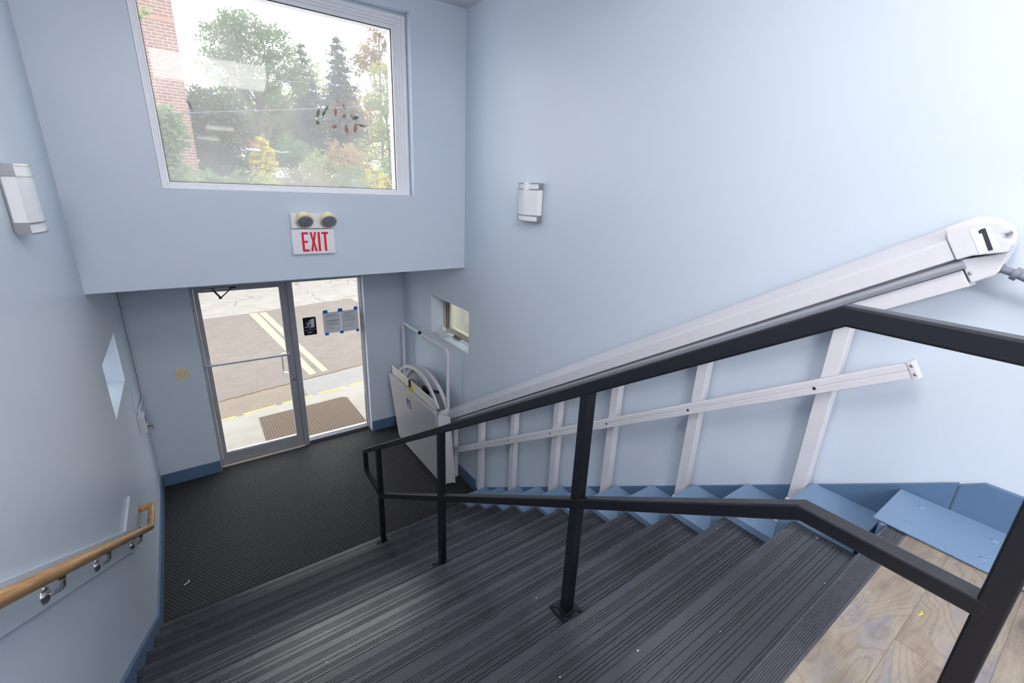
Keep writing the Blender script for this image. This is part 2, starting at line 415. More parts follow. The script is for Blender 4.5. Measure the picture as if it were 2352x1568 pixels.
nose = MB().prism([(.022, y, z + .0025) for y, z in ns], (XS + .045 - .022, 0, 0)).build('landing_nosing', M['rubber'], st)
nose.location = (0, 0, ZL)
for i in range(1, N + 1):
    MB().box(.022, XS, (N - i) * T - .03, (N - i) * T - .012, max(.001, (i - 1) * RI - .034), i * RI - .034).build('riser', M['rubber'], st)
for i in range(1, N + 1):
    top = i * RI + DH if i < N else ZL
    y0 = (N - i - 1) * T + DY if i < N else -.052
    b = MB().box(XS, W - .015, y0, (N - i) * T + (DY if i < N else .022), max(0, (i - 2) * RI), top).build('side_step', M['blue'], st, bevel=.004)
    b['label'] = 'blue painted raised block step'
# blue plate on the landing
pl = thing('floor_plate', (2.69, -.3, ZL), 'flat blue painted plate screwed to the landing beside the right wall', 'floor plate')
MB().box(XS + .001, W - .019, -.62, .042, ZL + .0035, ZL + .011).build('plate', M['blue'], pl, bevel=.002)
for x, y in ((2.761, -.045), (2.604, -.044), (2.753, -.251), (2.597, -.248), (2.755, -.46), (2.6, -.46)):
    MB().tube([(x, y, ZL + .011), (x, y, ZL + .013), (x, y, ZL + .0145)], [.011, .010, .006], 14).build('bolt', M['blue'], pl)

# ------------------------------------------------------------------ black guard rail down the middle of the stairs
XC, HW = 1.643, .021
gr = thing('guard_rail', (XC, .72, 9 * RI), 'black square tube guard rail standing down the middle of the stairs', 'railing')
top = lambda y: 3.044 - SL * max(0, y - .03)
mid = lambda y: 2.5825 - SL * max(0, y - .01)
def joined(mb, pts, hh=HW, hw=HW):
    P = [Vector((p[0], p[1])) for p in pts]; up = []; dn = []
    for i, p in enumerate(P):
        d0 = (P[i] - P[i - 1]).normalized() if i else (P[1] - P[0]).normalized()
        d1 = (P[i + 1] - P[i]).normalized() if i < len(P) - 1 else d0
        n0 = Vector((-d0.y, d0.x)); n1 = Vector((-d1.y, d1.x)); b = (n0 + n1).normalized(); k = hh / max(.2, b.dot(n0))
        up.append(p + b * k); dn.append(p - b * k)
    return mb.prism([(XC - hw, q.x, q.y) for q in up + dn[::-1]], (2 * hw, 0, 0))
joined(MB(), [(3.385, top(3.385)), (.03, 3.044), (-1.7, 3.044)]).build('top_rail', M['black'], gr, bevel=.005)
joined(MB(), [(3.0, mid(3.0)), (.01, 2.5825), (-.3, 2.5825)], .0188, .0209).build('mid_rail', M['black'], gr, bevel=.005)
joined(MB(), [(3.365, top(3.365) - .01), (3.365, .742), (3.0, .722)], .017, .019).build('end_loop', M['black'], gr, bevel=.004)
for y, zb in ((3.0, RI), (1.845, 5 * RI), (.712, 9 * RI), (-.303, ZL)):
    p = MB().box(XC - HW + .0006, XC + HW - .0006, y - HW + .0006, y + HW - .0006, zb + .008, top(y) - .005).build('post', M['black'], gr, bevel=.004)
    b = MB().box(XC - .05, XC + .05, y - .05, y + .05, zb + .0005, zb + .0095)
    b.prism([(XC - .028, y - .028, zb + .009), (XC + .028, y - .028, zb + .009), (XC + .028, y + .028, zb + .009), (XC - .028, y + .028, zb + .009)], (0, 0, .006))
    for sx in (-1, 1):
        for sy in (-1, 1):
            b.tube([(XC + sx * .037, y + sy * .037, zb + .0095), (XC + sx * .037, y + sy * .037, zb + .014), (XC + sx * .037, y + sy * .037, zb + .016)], [.008, .0075, .004], 10)
    b.build('base_plate', M['black'], p, bevel=.0015)

# ------------------------------------------------------------------ oak handrail on the left wall
hr = thing('wall_handrail', (.02, 2.1, 1.55), 'round oak handrail on curved nickel brackets along the left wall', 'handrail')
s0 = 2.952; xh = .078
zh = lambda y: s0 - SL * y
pth = [(xh, -2.2, zh(-.45) ), (xh, -.45, zh(-.45)), (xh, 3.345, zh(3.345)), (xh, 3.62, zh(3.345))]
def rail_section(mb, pts, w, h):
    ring = [(math.cos(a) * w * (1 if abs(math.cos(a)) < .99 else 1), math.sin(a) * h) for a in [2 * math.pi * i / 20 for i in range(20)]]
    vs = []; pts = [Vector(p) for p in pts]
    for i, p in enumerate(pts):
        t = (pts[min(i + 1, len(pts) - 1)] - pts[max(i - 1, 0)]).normalized(); a = Vector((1, 0, 0)); b = t.cross(a).normalized() * -1
        vs += [p + a * u + b * v for u, v in ring]
    n = 20
    mb.add(vs, [(i * n + k, i * n + (k + 1) % n, (i + 1) * n + (k + 1) % n, (i + 1) * n + k) for i in range(len(pts) - 1) for k in range(n)], True)
    mb.add(vs[:n], [tuple(range(n))]); mb.add(vs[-n:], [tuple(range(n))]); return mb
rail_section(MB(), pth, .021, .022).build('rail', M['oak'], hr)
MB().box(.0, .098, 3.6, 3.642, zh(3.345) - .02, zh(3.345) + .02).build('return', M['oak'], hr, bevel=.008, seg=3)
bt, bb = 2.990, 2.826
zt, zb_ = bt - SL * 2.9, bb - SL * 2.9
MB().prism([(.001, -.5, bt + SL * .5), (.001, 2.9, zt), (.001, 3.3, zt), (.001, 3.3, zt - .165), (.001, 3.06, bb - SL * 3.06), (.001, -.5, bb + SL * .5)], (.019, 0, 0)).build('backing_board', M['wall'], hr, bevel=.002)['label'] = 'flat board painted pale blue like the wall'
br = MB()
br.tube(round_path([(.024, 0, -.075), (.042, 0, -.078), (.072, 0, -.068), (.078, 0, -.024)], .04, 7), .0072, 10)
br.tube([(.0205, 0, -.075), (.028, 0, -.075), (.034, 0, -.075), (.038, 0, -.075)], [.028, .027, .020, .008], 18)
br.box(.069, .087, -.02, .02, -.025, -.0215)
b0 = br.build('bracket', M['nickel'], hr)
for v in b0.data.vertices: v.co += Vector(LOC[hr.name])      # bracket mesh is kept about its own origin
for i, y in enumerate((.5, 1.507, 2.123, 2.93, 3.47)):
    o = b0 if i == 0 else b0.copy()
    if i: COL.objects.link(o); o.parent = hr
    o.location = Vector((0 if y < 3.2 else -.0195, y, zh(min(y, 3.345)))) - Vector(LOC[hr.name])

# ------------------------------------------------------------------ big window in the bulkhead
wn = thing('window_1', (1.43, 3.79, OZ0), None, None); wn['kind'] = 'structure'
GX0, GX1, GZ0, GZ1 = .567, 2.224, 3.212, 4.456
FX0, FX1, FZ0, FZ1 = OX0 + .001, 2.330, OZ0 + .001, 4.553
def ring(mb, o, i, y0, y1):
    (ax0, ax1, az0, az1), (bx0, bx1, bz0, bz1) = o, i
    return mb.box(ax0, bx0, y0, y1, az0, az1).box(bx1, ax1, y0, y1, az0, az1).box(bx0, bx1, y0, y1, az0, bz0).box(bx0, bx1, y0, y1, bz1, az1)
fr = MB()
lerp = lambda t: (FX0 + (GX0 - FX0) * t, FX1 + (GX1 - FX1) * t, FZ0 + (GZ0 - FZ0) * t, FZ1 + (GZ1 - FZ1) * t)
ring(fr, lerp(0), lerp(.3), 3.782, 3.93); ring(fr, lerp(.3), lerp(.52), 3.792, 3.93); ring(fr, lerp(.52), lerp(.72), 3.802, 3.93); ring(fr, lerp(.72), lerp(1), 3.811, 3.93)
fr.build('frame', M['white'], wn, bevel=.003)
ring(MB(), (GX0, GX1, GZ0, GZ1), (GX0 + .004, GX1 - .004, GZ0 + .004, GZ1 - .004), 3.826, 3.84).build('gasket', M['blackplastic'], wn)
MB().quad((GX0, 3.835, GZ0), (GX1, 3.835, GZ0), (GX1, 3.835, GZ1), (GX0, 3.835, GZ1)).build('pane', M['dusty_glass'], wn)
MB().box(FX1, OX1, 3.8, 3.93, OZ0, OZ1).box(OX0, FX1, 3.8, 3.93, FZ1, OZ1).build('return_strip', M['wall'], wn)

# leaf-shaped patches on the pane, standing in for a reflection in the glass
def leaf(x, z, ln, wd, ang, mat, label, grp, y=3.8362):  # leaf outline only; each patch imitates part of a reflection
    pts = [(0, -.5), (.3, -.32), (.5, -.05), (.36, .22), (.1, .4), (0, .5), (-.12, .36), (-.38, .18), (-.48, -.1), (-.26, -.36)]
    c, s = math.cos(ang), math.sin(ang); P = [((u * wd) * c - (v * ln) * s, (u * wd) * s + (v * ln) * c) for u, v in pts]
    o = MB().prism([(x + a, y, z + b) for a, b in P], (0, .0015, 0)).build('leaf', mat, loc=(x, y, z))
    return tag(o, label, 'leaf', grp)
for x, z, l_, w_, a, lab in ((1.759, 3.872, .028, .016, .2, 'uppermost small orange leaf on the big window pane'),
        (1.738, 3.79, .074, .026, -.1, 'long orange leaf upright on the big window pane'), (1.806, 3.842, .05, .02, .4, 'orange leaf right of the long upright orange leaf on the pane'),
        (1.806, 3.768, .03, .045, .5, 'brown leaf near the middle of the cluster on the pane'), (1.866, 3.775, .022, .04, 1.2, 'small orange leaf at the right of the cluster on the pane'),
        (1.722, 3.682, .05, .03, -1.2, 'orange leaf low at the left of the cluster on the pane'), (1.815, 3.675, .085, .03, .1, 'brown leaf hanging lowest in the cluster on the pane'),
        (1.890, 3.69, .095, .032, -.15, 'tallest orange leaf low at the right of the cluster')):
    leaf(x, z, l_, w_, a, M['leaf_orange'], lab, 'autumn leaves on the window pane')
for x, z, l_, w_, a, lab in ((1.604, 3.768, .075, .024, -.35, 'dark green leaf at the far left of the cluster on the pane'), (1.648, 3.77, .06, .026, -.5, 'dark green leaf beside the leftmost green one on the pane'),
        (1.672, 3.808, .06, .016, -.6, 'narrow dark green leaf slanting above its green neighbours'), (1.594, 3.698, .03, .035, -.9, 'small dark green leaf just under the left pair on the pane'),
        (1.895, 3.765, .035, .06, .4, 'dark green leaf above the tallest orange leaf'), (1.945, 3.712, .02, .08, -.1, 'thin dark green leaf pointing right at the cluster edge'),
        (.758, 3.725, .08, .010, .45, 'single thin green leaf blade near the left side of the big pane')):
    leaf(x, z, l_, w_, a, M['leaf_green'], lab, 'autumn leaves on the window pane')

# ------------------------------------------------------------------ glazed entrance: door leaf and sidelight
fr = MB().box(DX0, .588, 5.40, 5.50, 0, DZ).box(.588, DX1, 5.40, 5.50, 2.135, DZ).box(1.484, 1.541, 5.40, 5.50, .0, 2.135).box(2.317, DX1, 5.40, 5.50, 0, 2.135)
fr.box(DX0 + .0, DX0 + .012, 5.385, 5.40, 0, DZ).box(1.505, 1.52, 5.392, 5.40, 0, 2.135).box(2.324, DX1, 5.385, 5.4, 0, DZ)
struct('door_frame', fr, M['alum'], bevel=.003)
struct('trim_4', MB().prism([(DX0, 5.385, .0), (DX0, 5.40, .014), (DX0, 5.50, .014), (DX0, 5.515, 0)], (1.484 - DX0, 0, 0)), plain('threshold_metal', (196, 190, 178), .5, .5))
dr = thing('door_1', (.59, 5.45, .015), None, None); dr['kind'] = 'structure'
lf = MB().box(.590, .627, 5.43, 5.475, .018, 2.131).box(1.403, 1.480, 5.43, 5.475, .018, 2.131).box(.627, 1.403, 5.43, 5.475, .018, .150).box(.627, 1.403, 5.43, 5.475, 2.088, 2.131)
lf.build('leaf_frame', M['alum'], dr, bevel=.003)
MB().box(.627, 1.403, 5.436, 5.47, .150, .160).box(.627, .633, 5.438, 5.47, .16, 2.088).build('glazing_bead', M['bright'], dr)
MB().quad((.627, 5.455, .16), (1.403, 5.455, .16), (1.403, 5.455, 2.088), (.627, 5.455, 2.088)).build('pane', M['glass'], dr)
MB().tube(round_path([(.583, 5.43, 1.284), (.583, 5.375, 1.284), (1.432, 5.375, 1.278), (1.432, 5.43, 1.278)], .03), .0125, 14).build('push_bar', M['satin'], dr)
MB().tube(round_path([(1.418, 5.475, 1.255), (1.36, 5.535, 1.255), (1.36, 5.535, 1.0), (1.418, 5.475, 1.0)], .04), .011, 12).build('pull_handle', M['bright'], dr)
t_ = MB().tube([(1.442, 5.43, .94), (1.442, 5.418, .94), (1.442, 5.412, .94)], [.018, .017, .012], 18); t_.box(1.437, 1.447, 5.398, 5.414, .928, .952)
t_.build('thumb_turn', M['bright'], dr)
MB().tube([(1.441, 5.43, 1.005), (1.441, 5.428, 1.005)], .009, 14).build('lock_cylinder', M['alum'], dr)
cl = MB().bar((.765, 5.40, 2.118), (.806, 5.02, 2.112), .02, .008).bar((.806, 5.02, 2.104), (.935, 5.40, 2.118), .012, .008).cyl((.806, 5.02, 2.098), (.806, 5.02, 2.118), .014)
cl.box(.75, .785, 5.395, 5.43, 2.106, 2.131).box(.915, .98, 5.385, 5.43, 2.122, 2.133)
cl.build('door_closer_arm', plain('bronze_closer', (70, 66, 60), .4, .6), dr, bevel=.002)
MB().cyl((.69, 5.385, 2.125), (.91, 5.385, 2.13), .006, 10).build('closer_rod', M['bright'], dr)
w2 = thing('window_4', (1.93, 5.45, 0), None, None); w2['kind'] = 'structure'
MB().box(1.541, 2.317, 5.405, 5.5, 0, .05).box(1.541, 2.317, 5.425, 5.5, .05, .062).build('sill_rail', M['bright'], w2, bevel=.002)
MB().box(1.541, 2.317, 5.44, 5.48, .062, .075).box(2.31, 2.317, 5.44, 5.48, .062, 2.135).build('glazing_bead', M['bright'], w2)
MB().quad((1.541, 5.4655, .07), (2.317, 5.4655, .07), (2.317, 5.4655, 2.135), (1.541, 5.4655, 2.135)).build('pane', M['glass'], w2)

# running-man exit plaque on the sidelight
YP = 5.4645
pq = thing('exit_plaque', (1.7, YP, 1.57), 'small dark exit plaque with running figure on the sidelight glass', 'sign')
def rrect(x0, x1, z0, z1, r, y, n=5):
    P = []
    for cx, cz, a in ((x1 - r, z1 - r, 0), (x0 + r, z1 - r, 90), (x0 + r, z0 + r, 180), (x1 - r, z0 + r, 270)):
        P += [(p[0], y, p[1]) for p in arc(cx, cz, r, a, a + 90, n)]
    return P
PX0, PX1, PZ0, PZ1 = 1.625, 1.775, 1.456, 1.682
MB().prism(rrect(PX0, PX1, PZ0, PZ1, .013, YP - .004), (0, .004, 0)).build('panel', M['navy'], pq)
px = lambda u: PX0 + u * (PX1 - PX0); pz = lambda v: PZ0 + v * (PZ1 - PZ0); yq = YP - .0052
def stroke(mb, a, b, w, y):
    a, b = Vector((a[0], 0, a[1])), Vector((b[0], 0, b[1])); d = (b - a).normalized(); n_ = Vector((-d.z, 0, d.x)) * w / 2
    mb.prism([Vector((0, y, 0)) + q for q in (a + n_, b + n_, b - n_, a - n_)], (0, .001, 0))
    for c in (a, b): mb.prism([(c.x + p[0], y, c.z + p[1]) for p in arc(0, 0, w / 2, 0, 315, 7)], (0, .001, 0))
pic = MB()
A = lambda u, v: (px(u), pz(v))
pic.prism([(px(.585), yq, pz(.86)), (px(.85), yq, pz(.92)), (px(.85), yq, pz(.44)), (px(.585), yq, pz(.40))], (0, .001, 0))
pic.prism([(px(.52) + p[0], yq, pz(.80) + p[1]) for p in arc(0, 0, .0085, 0, 340, 16)], (0, .001, 0))
for a, b, w in (((.50, .73), (.36, .55), .015), ((.46, .71), (.30, .70), .007), ((.30, .70), (.25, .62), .007), ((.48, .68), (.52, .63), .007), ((.52, .63), (.585, .64), .007),
                ((.37, .54), (.30, .45), .010), ((.30, .45), (.13, .46), .009), ((.38, .54), (.50, .48), .010), ((.50, .48), (.50, .36), .009)):
    stroke(pic, A(*a), A(*b), w, yq)
pic.build('pictogram', M['silver_print'], pq)
let = MB(); stroke(let, A(.04, .29), A(.96, .295), .0025, yq)
def letters(mb, txt, x, z, w, h, gap, sw, y, dy):
    for ch in txt:
        if ch == 'E': L = [((0, 0), (0, 1)), ((0, .0), (1, 0)), ((0, .5), (.85, .5)), ((0, 1), (1, 1))]
        elif ch == 'X': L = [((0, 0), (1, 1)), ((0, 1), (1, 0))]
        elif ch == 'I': L = [((.5, 0), (.5, 1))]
        else: L = [((.5, 0), (.5, 1)), ((0, 1), (1, 1))]
        ww = w * (.35 if ch == 'I' else 1)
        for (a, b), (c, d) in L:
            p = Vector((x + a * ww, y, z + b * h)); q = Vector((x + c * ww, y, z + d * h))
            mb.bar(p, q, abs(dy), sw, (0, 1, 0)) if False else mb.prism([p + Vector((u, 0, v)) for u, v in _off(p, q, sw)[:2]] + [q + Vector((u, 0, v)) for u, v in _off(p, q, sw)[2:]], (0, dy, 0))
        x += ww + gap
def _off(p, q, sw):
    d = (q - p).normalized(); n = Vector((-d.z, 0, d.x)) * sw / 2; e = d * sw * .5 if abs(d.x) < .1 or abs(d.z) < .1 else Vector((0, 0, 0))
    return [((n - e).x, (n - e).z), ((-n - e).x, (-n - e).z), ((-n + e).x, (-n + e).z), ((n + e).x, (n + e).z)]
letters(let, 'EXIT', px(.31), pz(.12), .0095, .014, .0062, .0034, yq, .001)
let.build('lettering', M['silver_print'], pq)
# two paper notices with six strips of tape
for nm, x0, x1, z0, z1, lab in (('a', 1.859, 2.071, 1.446, 1.715, 'printed white paper notice on the sidelight, the one nearer the exit plaque'), ('b', 2.075, 2.292, 1.440, 1.718, 'printed white paper notice on the sidelight, the one beside the right jamb')):
    t_ = thing('paper_notice', ((x0 + x1) / 2, YP, z1), lab, 'notice', 'paper notices on the sidelight')
    MB().box(x0, x1, YP - .0012, YP - .0004, z0, z1).build('sheet', M['paper'], t_)
    r_ = random.Random(ord(nm)); pr = MB(); z = z1 - .03
    while z > z0 + .05:
        if r_.random() < .8:
            a = x0 + .02 + r_.random() * .03; b = x1 - .02 - r_.random() * .07; pr.box(a, b, YP - .0016, YP - .0012, z, z + (.0045 if r_.random() < .3 else .0022))
        z -= .011
    if nm == 'a':
        for zz in (1.66, 1.6, 1.55): pr.box(x0 + .025, x1 - .02, YP - .0017, YP - .0012, zz, zz + .006)
    pr.build('printed_lines', M['grey_print'], t_)
for x, z, lab in ((1.893, 1.725, 'blue tape strip at the top outer corner of the notice nearer the exit plaque'), (2.073, 1.729, 'blue tape strip joining the tops of both paper notices'), (2.268, 1.733, 'blue tape strip at the top corner beside the right jamb'),
                  (1.893, 1.437, 'blue tape strip at the bottom corner of the notice nearer the exit plaque'), (2.074, 1.438, 'blue tape strip joining the bottoms of both paper notices'), (2.276, 1.436, 'blue tape strip at the bottom corner beside the right jamb')):
    h = .022 if z > 1.6 else .018; w = .029 if z > 1.6 else .023
    if x > 2.25: w *= .85
    tag(MB().prism([(x - w, YP - .0024, z - h), (x + w, YP - .0024, z - h + .002), (x + w - .003, YP - .0024, z + h), (x - w + .001, YP - .0024, z + h - .002)], (0, .0008, 0)).build('tape_strip', M['tape'], loc=(x, YP, z)), lab, 'tape', 'blue tape on the sidelight notices')

# ------------------------------------------------------------------ exit sign with emergency lamps on the bulkhead
ex = thing('exit_sign', (1.445, YB, 2.70), 'white box exit sign with two round emergency lamps under the big window', 'exit sign')
MB().box(1.287, 1.606, 3.652, YB - .001, 2.899, 3.016).build('lamp_housing', M['white'], ex, bevel=.004)
MB().prism([(1.281, YB - .001, 2.697), (1.281, 3.658, 2.697), (1.281, 3.652, 2.893), (1.281, YB - .001, 2.893)], (.323, 0, 0)).build('sign_box', M['white'], ex, bevel=.004)
le = MB()
for (u0, u1), in ():
    pass
def glyph(mb, polys, x, z, w, h, y):
    for P in polys: mb.prism([(x + u * w, y, z + v * h) for u, v in P], (0, .0025, 0))
HX, ZX0, ZXH, YL = .0, 2.719, .151, 3.6515
glyph(le, [[(0, 0), (1, 0), (1, .11), (.33, .11), (.33, .45), (.85, .45), (.85, .56), (.33, .56), (.33, .89), (1, .89), (1, 1), (0, 1)]], 1.352, ZX0, .050, ZXH, YL)
glyph(le, [[(0, 0), (.33, 0), (.5, .34), (.67, 0), (1, 0), (.67, .5), (1, 1), (.67, 1), (.5, .66), (.33, 1), (0, 1), (.33, .5)]], 1.413, ZX0, .050, ZXH, YL)
glyph(le, [[(0, 0), (1, 0), (1, 1), (0, 1)]], 1.473, ZX0, .017, ZXH, YL)
glyph(le, [[(.33, 0), (.67, 0), (.67, .89), (1, .89), (1, 1), (0, 1), (0, .89), (.33, .89)]], 1.503, ZX0, .052, ZXH, YL)
le.build('lettering', M['red'], ex)
for x in (1.378, 1.556):
    ax = Vector((0, -.80, -.60)).normalized(); c0 = Vector((x, 3.638, 2.985)); hd = MB()
    hd.tube([c0 - ax * .012, c0 + ax * .02, c0 + ax * .034, c0 + ax * .05, c0 + ax * .050], [.05, .058, .063, .063, .055], 28)
    h_ = hd.build('lamp_head', M['cream'], ex)
    MB().tube([c0 + ax * .0495, c0 + ax * .0505, c0 + ax * .0525, c0 + ax * .0535], [.0552, .054, .03, .004], 28).build('lens', M['lens'], h_)

# ------------------------------------------------------------------ wall sconces
def make_sconce():
    root = thing('wall_sconce', (0, 0, 0), 'half-round white glass sconce with nickel bands on the right wall', 'sconce', 'wall sconces')
    w, dpt, hh = .122, .052, .138
    prof = lambda g: [(-.010, -w - g), (-dpt - g, -w - g)] + [(-dpt - g - (.03) * math.cos(math.pi / 2 * t), (w + g) * t) for t in [i / 12 - 1 for i in range(1, 24)]] + [(-dpt - g, w + g), (-.010, w + g)]
    MB().prism([(x, y, -hh) for x, y in prof(0)], (0, 0, 2 * hh)).build('shade', M['opal'], root)
    MB().box(-.012, -.0005, -w + .006, w - .006, -hh + .004, hh - .004).build('back_plate', M['nickel'], root, bevel=.002)
    for z in (-hh - .001, -hh + .042, hh - .042, hh + .001):
        P, Q = prof(.004), prof(.0003); bd = MB()
        n = len(P)
        vs = [(x, y, z + dz) for dz in (-.0035, .0035) for x, y in P] + [(x, y, z + dz) for dz in (-.0035, .0035) for x, y in Q]
        fs = []
        for i in range(n - 1):
            fs += [(i, i + 1, n + i + 1, n + i), (n + i, n + i + 1, 3 * n + i + 1, 3 * n + i), (i, i + 1, 2 * n + i + 1, 2 * n + i)]
        bd.add(vs, fs); bd.build('band', M['nickel'], root)
    for s in (-1, 1):
        for z in (-hh, hh - .042):
            MB().box(-dpt - .003, -.010, s * (w + .0005) - (.003 if s < 0 else 0), s * (w + .0005) + (.003 if s > 0 else 0), z, z + .042).build('side_plate', M['nickel'], root)
    return root
sc = make_sconce(); sc.location = (W, 2.637, 3.168)
sl = dup_tree(sc); sl.location = (0, 2.637, 3.133); sl.rotation_euler = (0, 0, math.pi); sl['label'] = 'half-round white glass sconce with nickel bands on the left wall'

# ------------------------------------------------------------------ niche windows low on both side walls
n2 = thing('window_2', (W + .17, 4.05, 1.582), None, None); n2['kind'] = 'structure'
MB().box(W + .165, W + .24, 4.445, 4.489, 1.60, 2.05).box(W + .17, W + .24, 3.606, 3.65, 1.60, 2.05).box(W + .165, W + .24, 3.65, 4.445, 1.60, 1.635).box(W + .165, W + .24, 3.65, 4.445, 2.02, 2.05).build('frame', M['beige'], n2, bevel=.003)
MB().box(W + .18, W + .235, 4.405, 4.43, 1.635, 2.02).box(W + .19, W + .23, 4.37, 4.39, 1.635, 2.02).box(W + .18, W + .235, 3.65, 4.4, 1.635, 1.66).build('sash', M['beige'], n2, bevel=.003)
MB().box(W + .178, W + .182, 4.392, 4.404, 1.635, 2.02).box(W + .178, W + .182, 4.43, 4.445, 1.635, 2.02).build('track_groove', plain('dark_track', (74, 66, 58), .6), n2)
MB().quad((W + .21, 3.65, 1.66), (W + .21, 3.65, 2.02), (W + .21, 4.37, 2.02), (W + .21, 4.37, 1.66)).build('pane', M['glass'], n2)
MB().box(W + .002, W + .24, 3.607, 4.488, 1.5825, 1.592).box(W + .13, W + .165, 3.607, 4.488, 1.592, 1.604).build('sill', plain('pale_sill_paint', (206, 220, 230), .4), n2, bevel=.002)
ck = MB().box(W + .118, W + .15, 4.02, 4.16, 1.604, 1.622).bar((W + .13, 4.13, 1.63), (W + .12, 4.04, 1.635), .018, .014).cyl((W + .13, 4.13, 1.62), (W + .13, 4.13, 1.64), .014)
ck.build('crank_handle', plain('dull_bronze', (110, 106, 102), .4, .6), n2, bevel=.002)
n3 = thing('window_3', (-.17, 4.08, 1.57), None, None); n3['kind'] = 'structure'
MB().box(-.24, -.165, 3.658, 3.70, 1.58, 2.0).box(-.24, -.165, 4.457, 4.499, 1.58, 2.0).box(-.24, -.165, 3.7, 4.457, 1.58, 1.62).box(-.24, -.165, 3.7, 4.457, 1.965, 2.0).build('frame', M['white'], n3, bevel=.003)
MB().quad((-.205, 3.7, 1.62), (-.205, 4.457, 1.62), (-.205, 4.457, 1.965), (-.205, 3.7, 1.965)).build('pane', M['glass'], n3)
MB().box(-.165, -.002, 3.658, 4.499, 1.5705, 1.58).build('sill', plain('pale_sill_paint', (206, 220, 230), .4), n3)
# crumpled bag and printed leaflet on the right sill
bg = thing('plastic_bag', (2.96, 4.33, 1.592), 'crumpled clear plastic bag with a folded printed leaflet on the window sill', 'bag')
def crumple(cx, cy, z0, lx, ly, h, seed, n=9):
    r = random.Random(seed); vs = []; fs = []
    for i in range(n):
        for j in range(n):
            u, v = i / (n - 1) - .5, j / (n - 1) - .5
            vs.append((cx + u * lx + r.uniform(-.006, .006), cy + v * ly + r.uniform(-.006, .006), z0 + max(0, h * (1 - 2.2 * abs(u)) * (1 - 1.9 * abs(v))) + r.uniform(0, .018)))
    for i in range(n - 1):
        for j in range(n - 1):
            a = i * n + j; fs += [(a, a + 1, a + n), (a + 1, a + n + 1, a + n)]
    return MB().add(vs, fs)
crumple(2.945, 4.34, 1.594, .15, .26, .10, 3).build('bag', M['film'], bg)
lf_ = MB().add([(2.87, 4.46, 1.596), (2.97, 4.47, 1.60), (2.875, 4.30, 1.596), (2.975, 4.31, 1.602), (2.955, 4.20, 1.70), (3.01, 4.22, 1.712), (2.955, 4.205, 1.606)], [(0, 1, 3, 2), (2, 3, 5, 4)])
lf_.build('leaflet', M['paper'], bg)
pr = MB()
for i in range(7):
    t = i / 7; pr.bar(Vector((2.88, 4.44 - t * .13, 1.5995)), Vector((2.955, 4.45 - t * .13, 1.6025)), .004, .001)
for i in range(6):
    t = .1 + i / 7; a = Vector((2.875, 4.30, 1.597)).lerp(Vector((2.955, 4.20, 1.70)), t); b = Vector((2.975, 4.31, 1.603)).lerp(Vector((3.01, 4.22, 1.712)), t)
    pr.bar(a.lerp(b, .1) + Vector((-.001, -.002, .001)), a.lerp(b, .85) + Vector((-.001, -.002, .001)), .005, .001)
pr.build('printed_lines', M['grey_print'], bg)

# ------------------------------------------------------------------ call station, conduits, switch
cs = thing('call_station', (0, 4.68, 1.0), 'white key-operated lift call box on the left wall', 'call station')
MB().box(0, .052, 4.62, 4.745, 1.0, 1.165).build('box', M['coat'], cs, bevel=.004)
MB().box(.052, .0535, 4.65, 4.725, 1.075, 1.15).build('symbol_label', M['label_blue'], cs)
kx = MB().cyl((.052, 4.68, 1.035), (.062, 4.68, 1.035), .009, 12).bar((.06, 4.68, 1.035), (.095, 4.68, 1.035), .004, .012).bar((.09, 4.682, 1.03), (.095, 4.69, .995), .018, .003, (1, 0, 0))
kx.build('key', M['brass'], cs)
cd = thing('conduit', (.01, 5.29, 1.07), 'thin pale surface conduit rising from the call box up the left corner', 'conduit')
MB().tube(round_path([(.011, 4.7, 1.165), (.011, 4.75, 1.185), (.011, 5.27, 1.10), (.011, 5.295, 1.12), (.011, 5.295, HB)], .03), .0085, 10).build('pipe', M['coat'], cd)
tag(MB().box(.0005, .004, 4.63, 5.02, 1.19, 1.42).build('access_panel', M['wall'], bevel=.001, loc=(0, 4.8, 1.2)), 'flat wall-coloured access panel just above the call box', 'panel')
tag(MB().box(W - .011, W - .0005, YD - .011, YD - .0005, BH, HB).build('corner_bead', M['coat'], loc=(W, YD, BH)), 'thin white bead running up the corner behind the folded lift', 'trim strip')
sw = thing('light_switch', (.365, YD, 1.27), 'ivory two-toggle switch plate on the wall beside the glass door', 'light switch')
MB().box(.307, .425, YD - .006, YD - .0005, 1.209, 1.329).build('plate', M['ivory'], sw, bevel=.003)
for x in (.343, .389):
    MB().prism([(x - .006, YD - .006, 1.262), (x - .006, YD - .018, 1.279), (x - .006, YD - .017, 1.287), (x - .006, YD - .006, 1.284)], (.012, 0, 0)).build('toggle', M['ivory'], sw, bevel=.001)
tag(MB().bar((.0008, 4.06, .70), (.0008, 4.12, .645), .012, .0008, (1, 0, 0)).build('paint_chip', M['scrap'], loc=(0, 4.1, .65)), 'small white chip in the paint above the end of the oak handrail', 'paint chip')
tag(MB().bar((.15, 3.64, .004), (.185, 3.66, .004), .006, .004).bar((.185, 3.66, .004), (.185, 3.685, .004), .006, .004).build('paper_scrap', M['scrap'], loc=(.17, 3.65, 0)), 'tiny white bent scrap lying on the dark entrance matting', 'scrap')
tag(MB().bar((2.142, -.192, ZL + .001), (2.158, -.197, ZL + .001), .003, .0015).bar((2.158, -.197, ZL + .001), (2.163, -.192, ZL + .001), .004, .0015).build('paper_scrap', M['scrap_yellow'], loc=(2.15, -.195, ZL)), 'tiny yellow scrap lying on the plank landing', 'scrap')

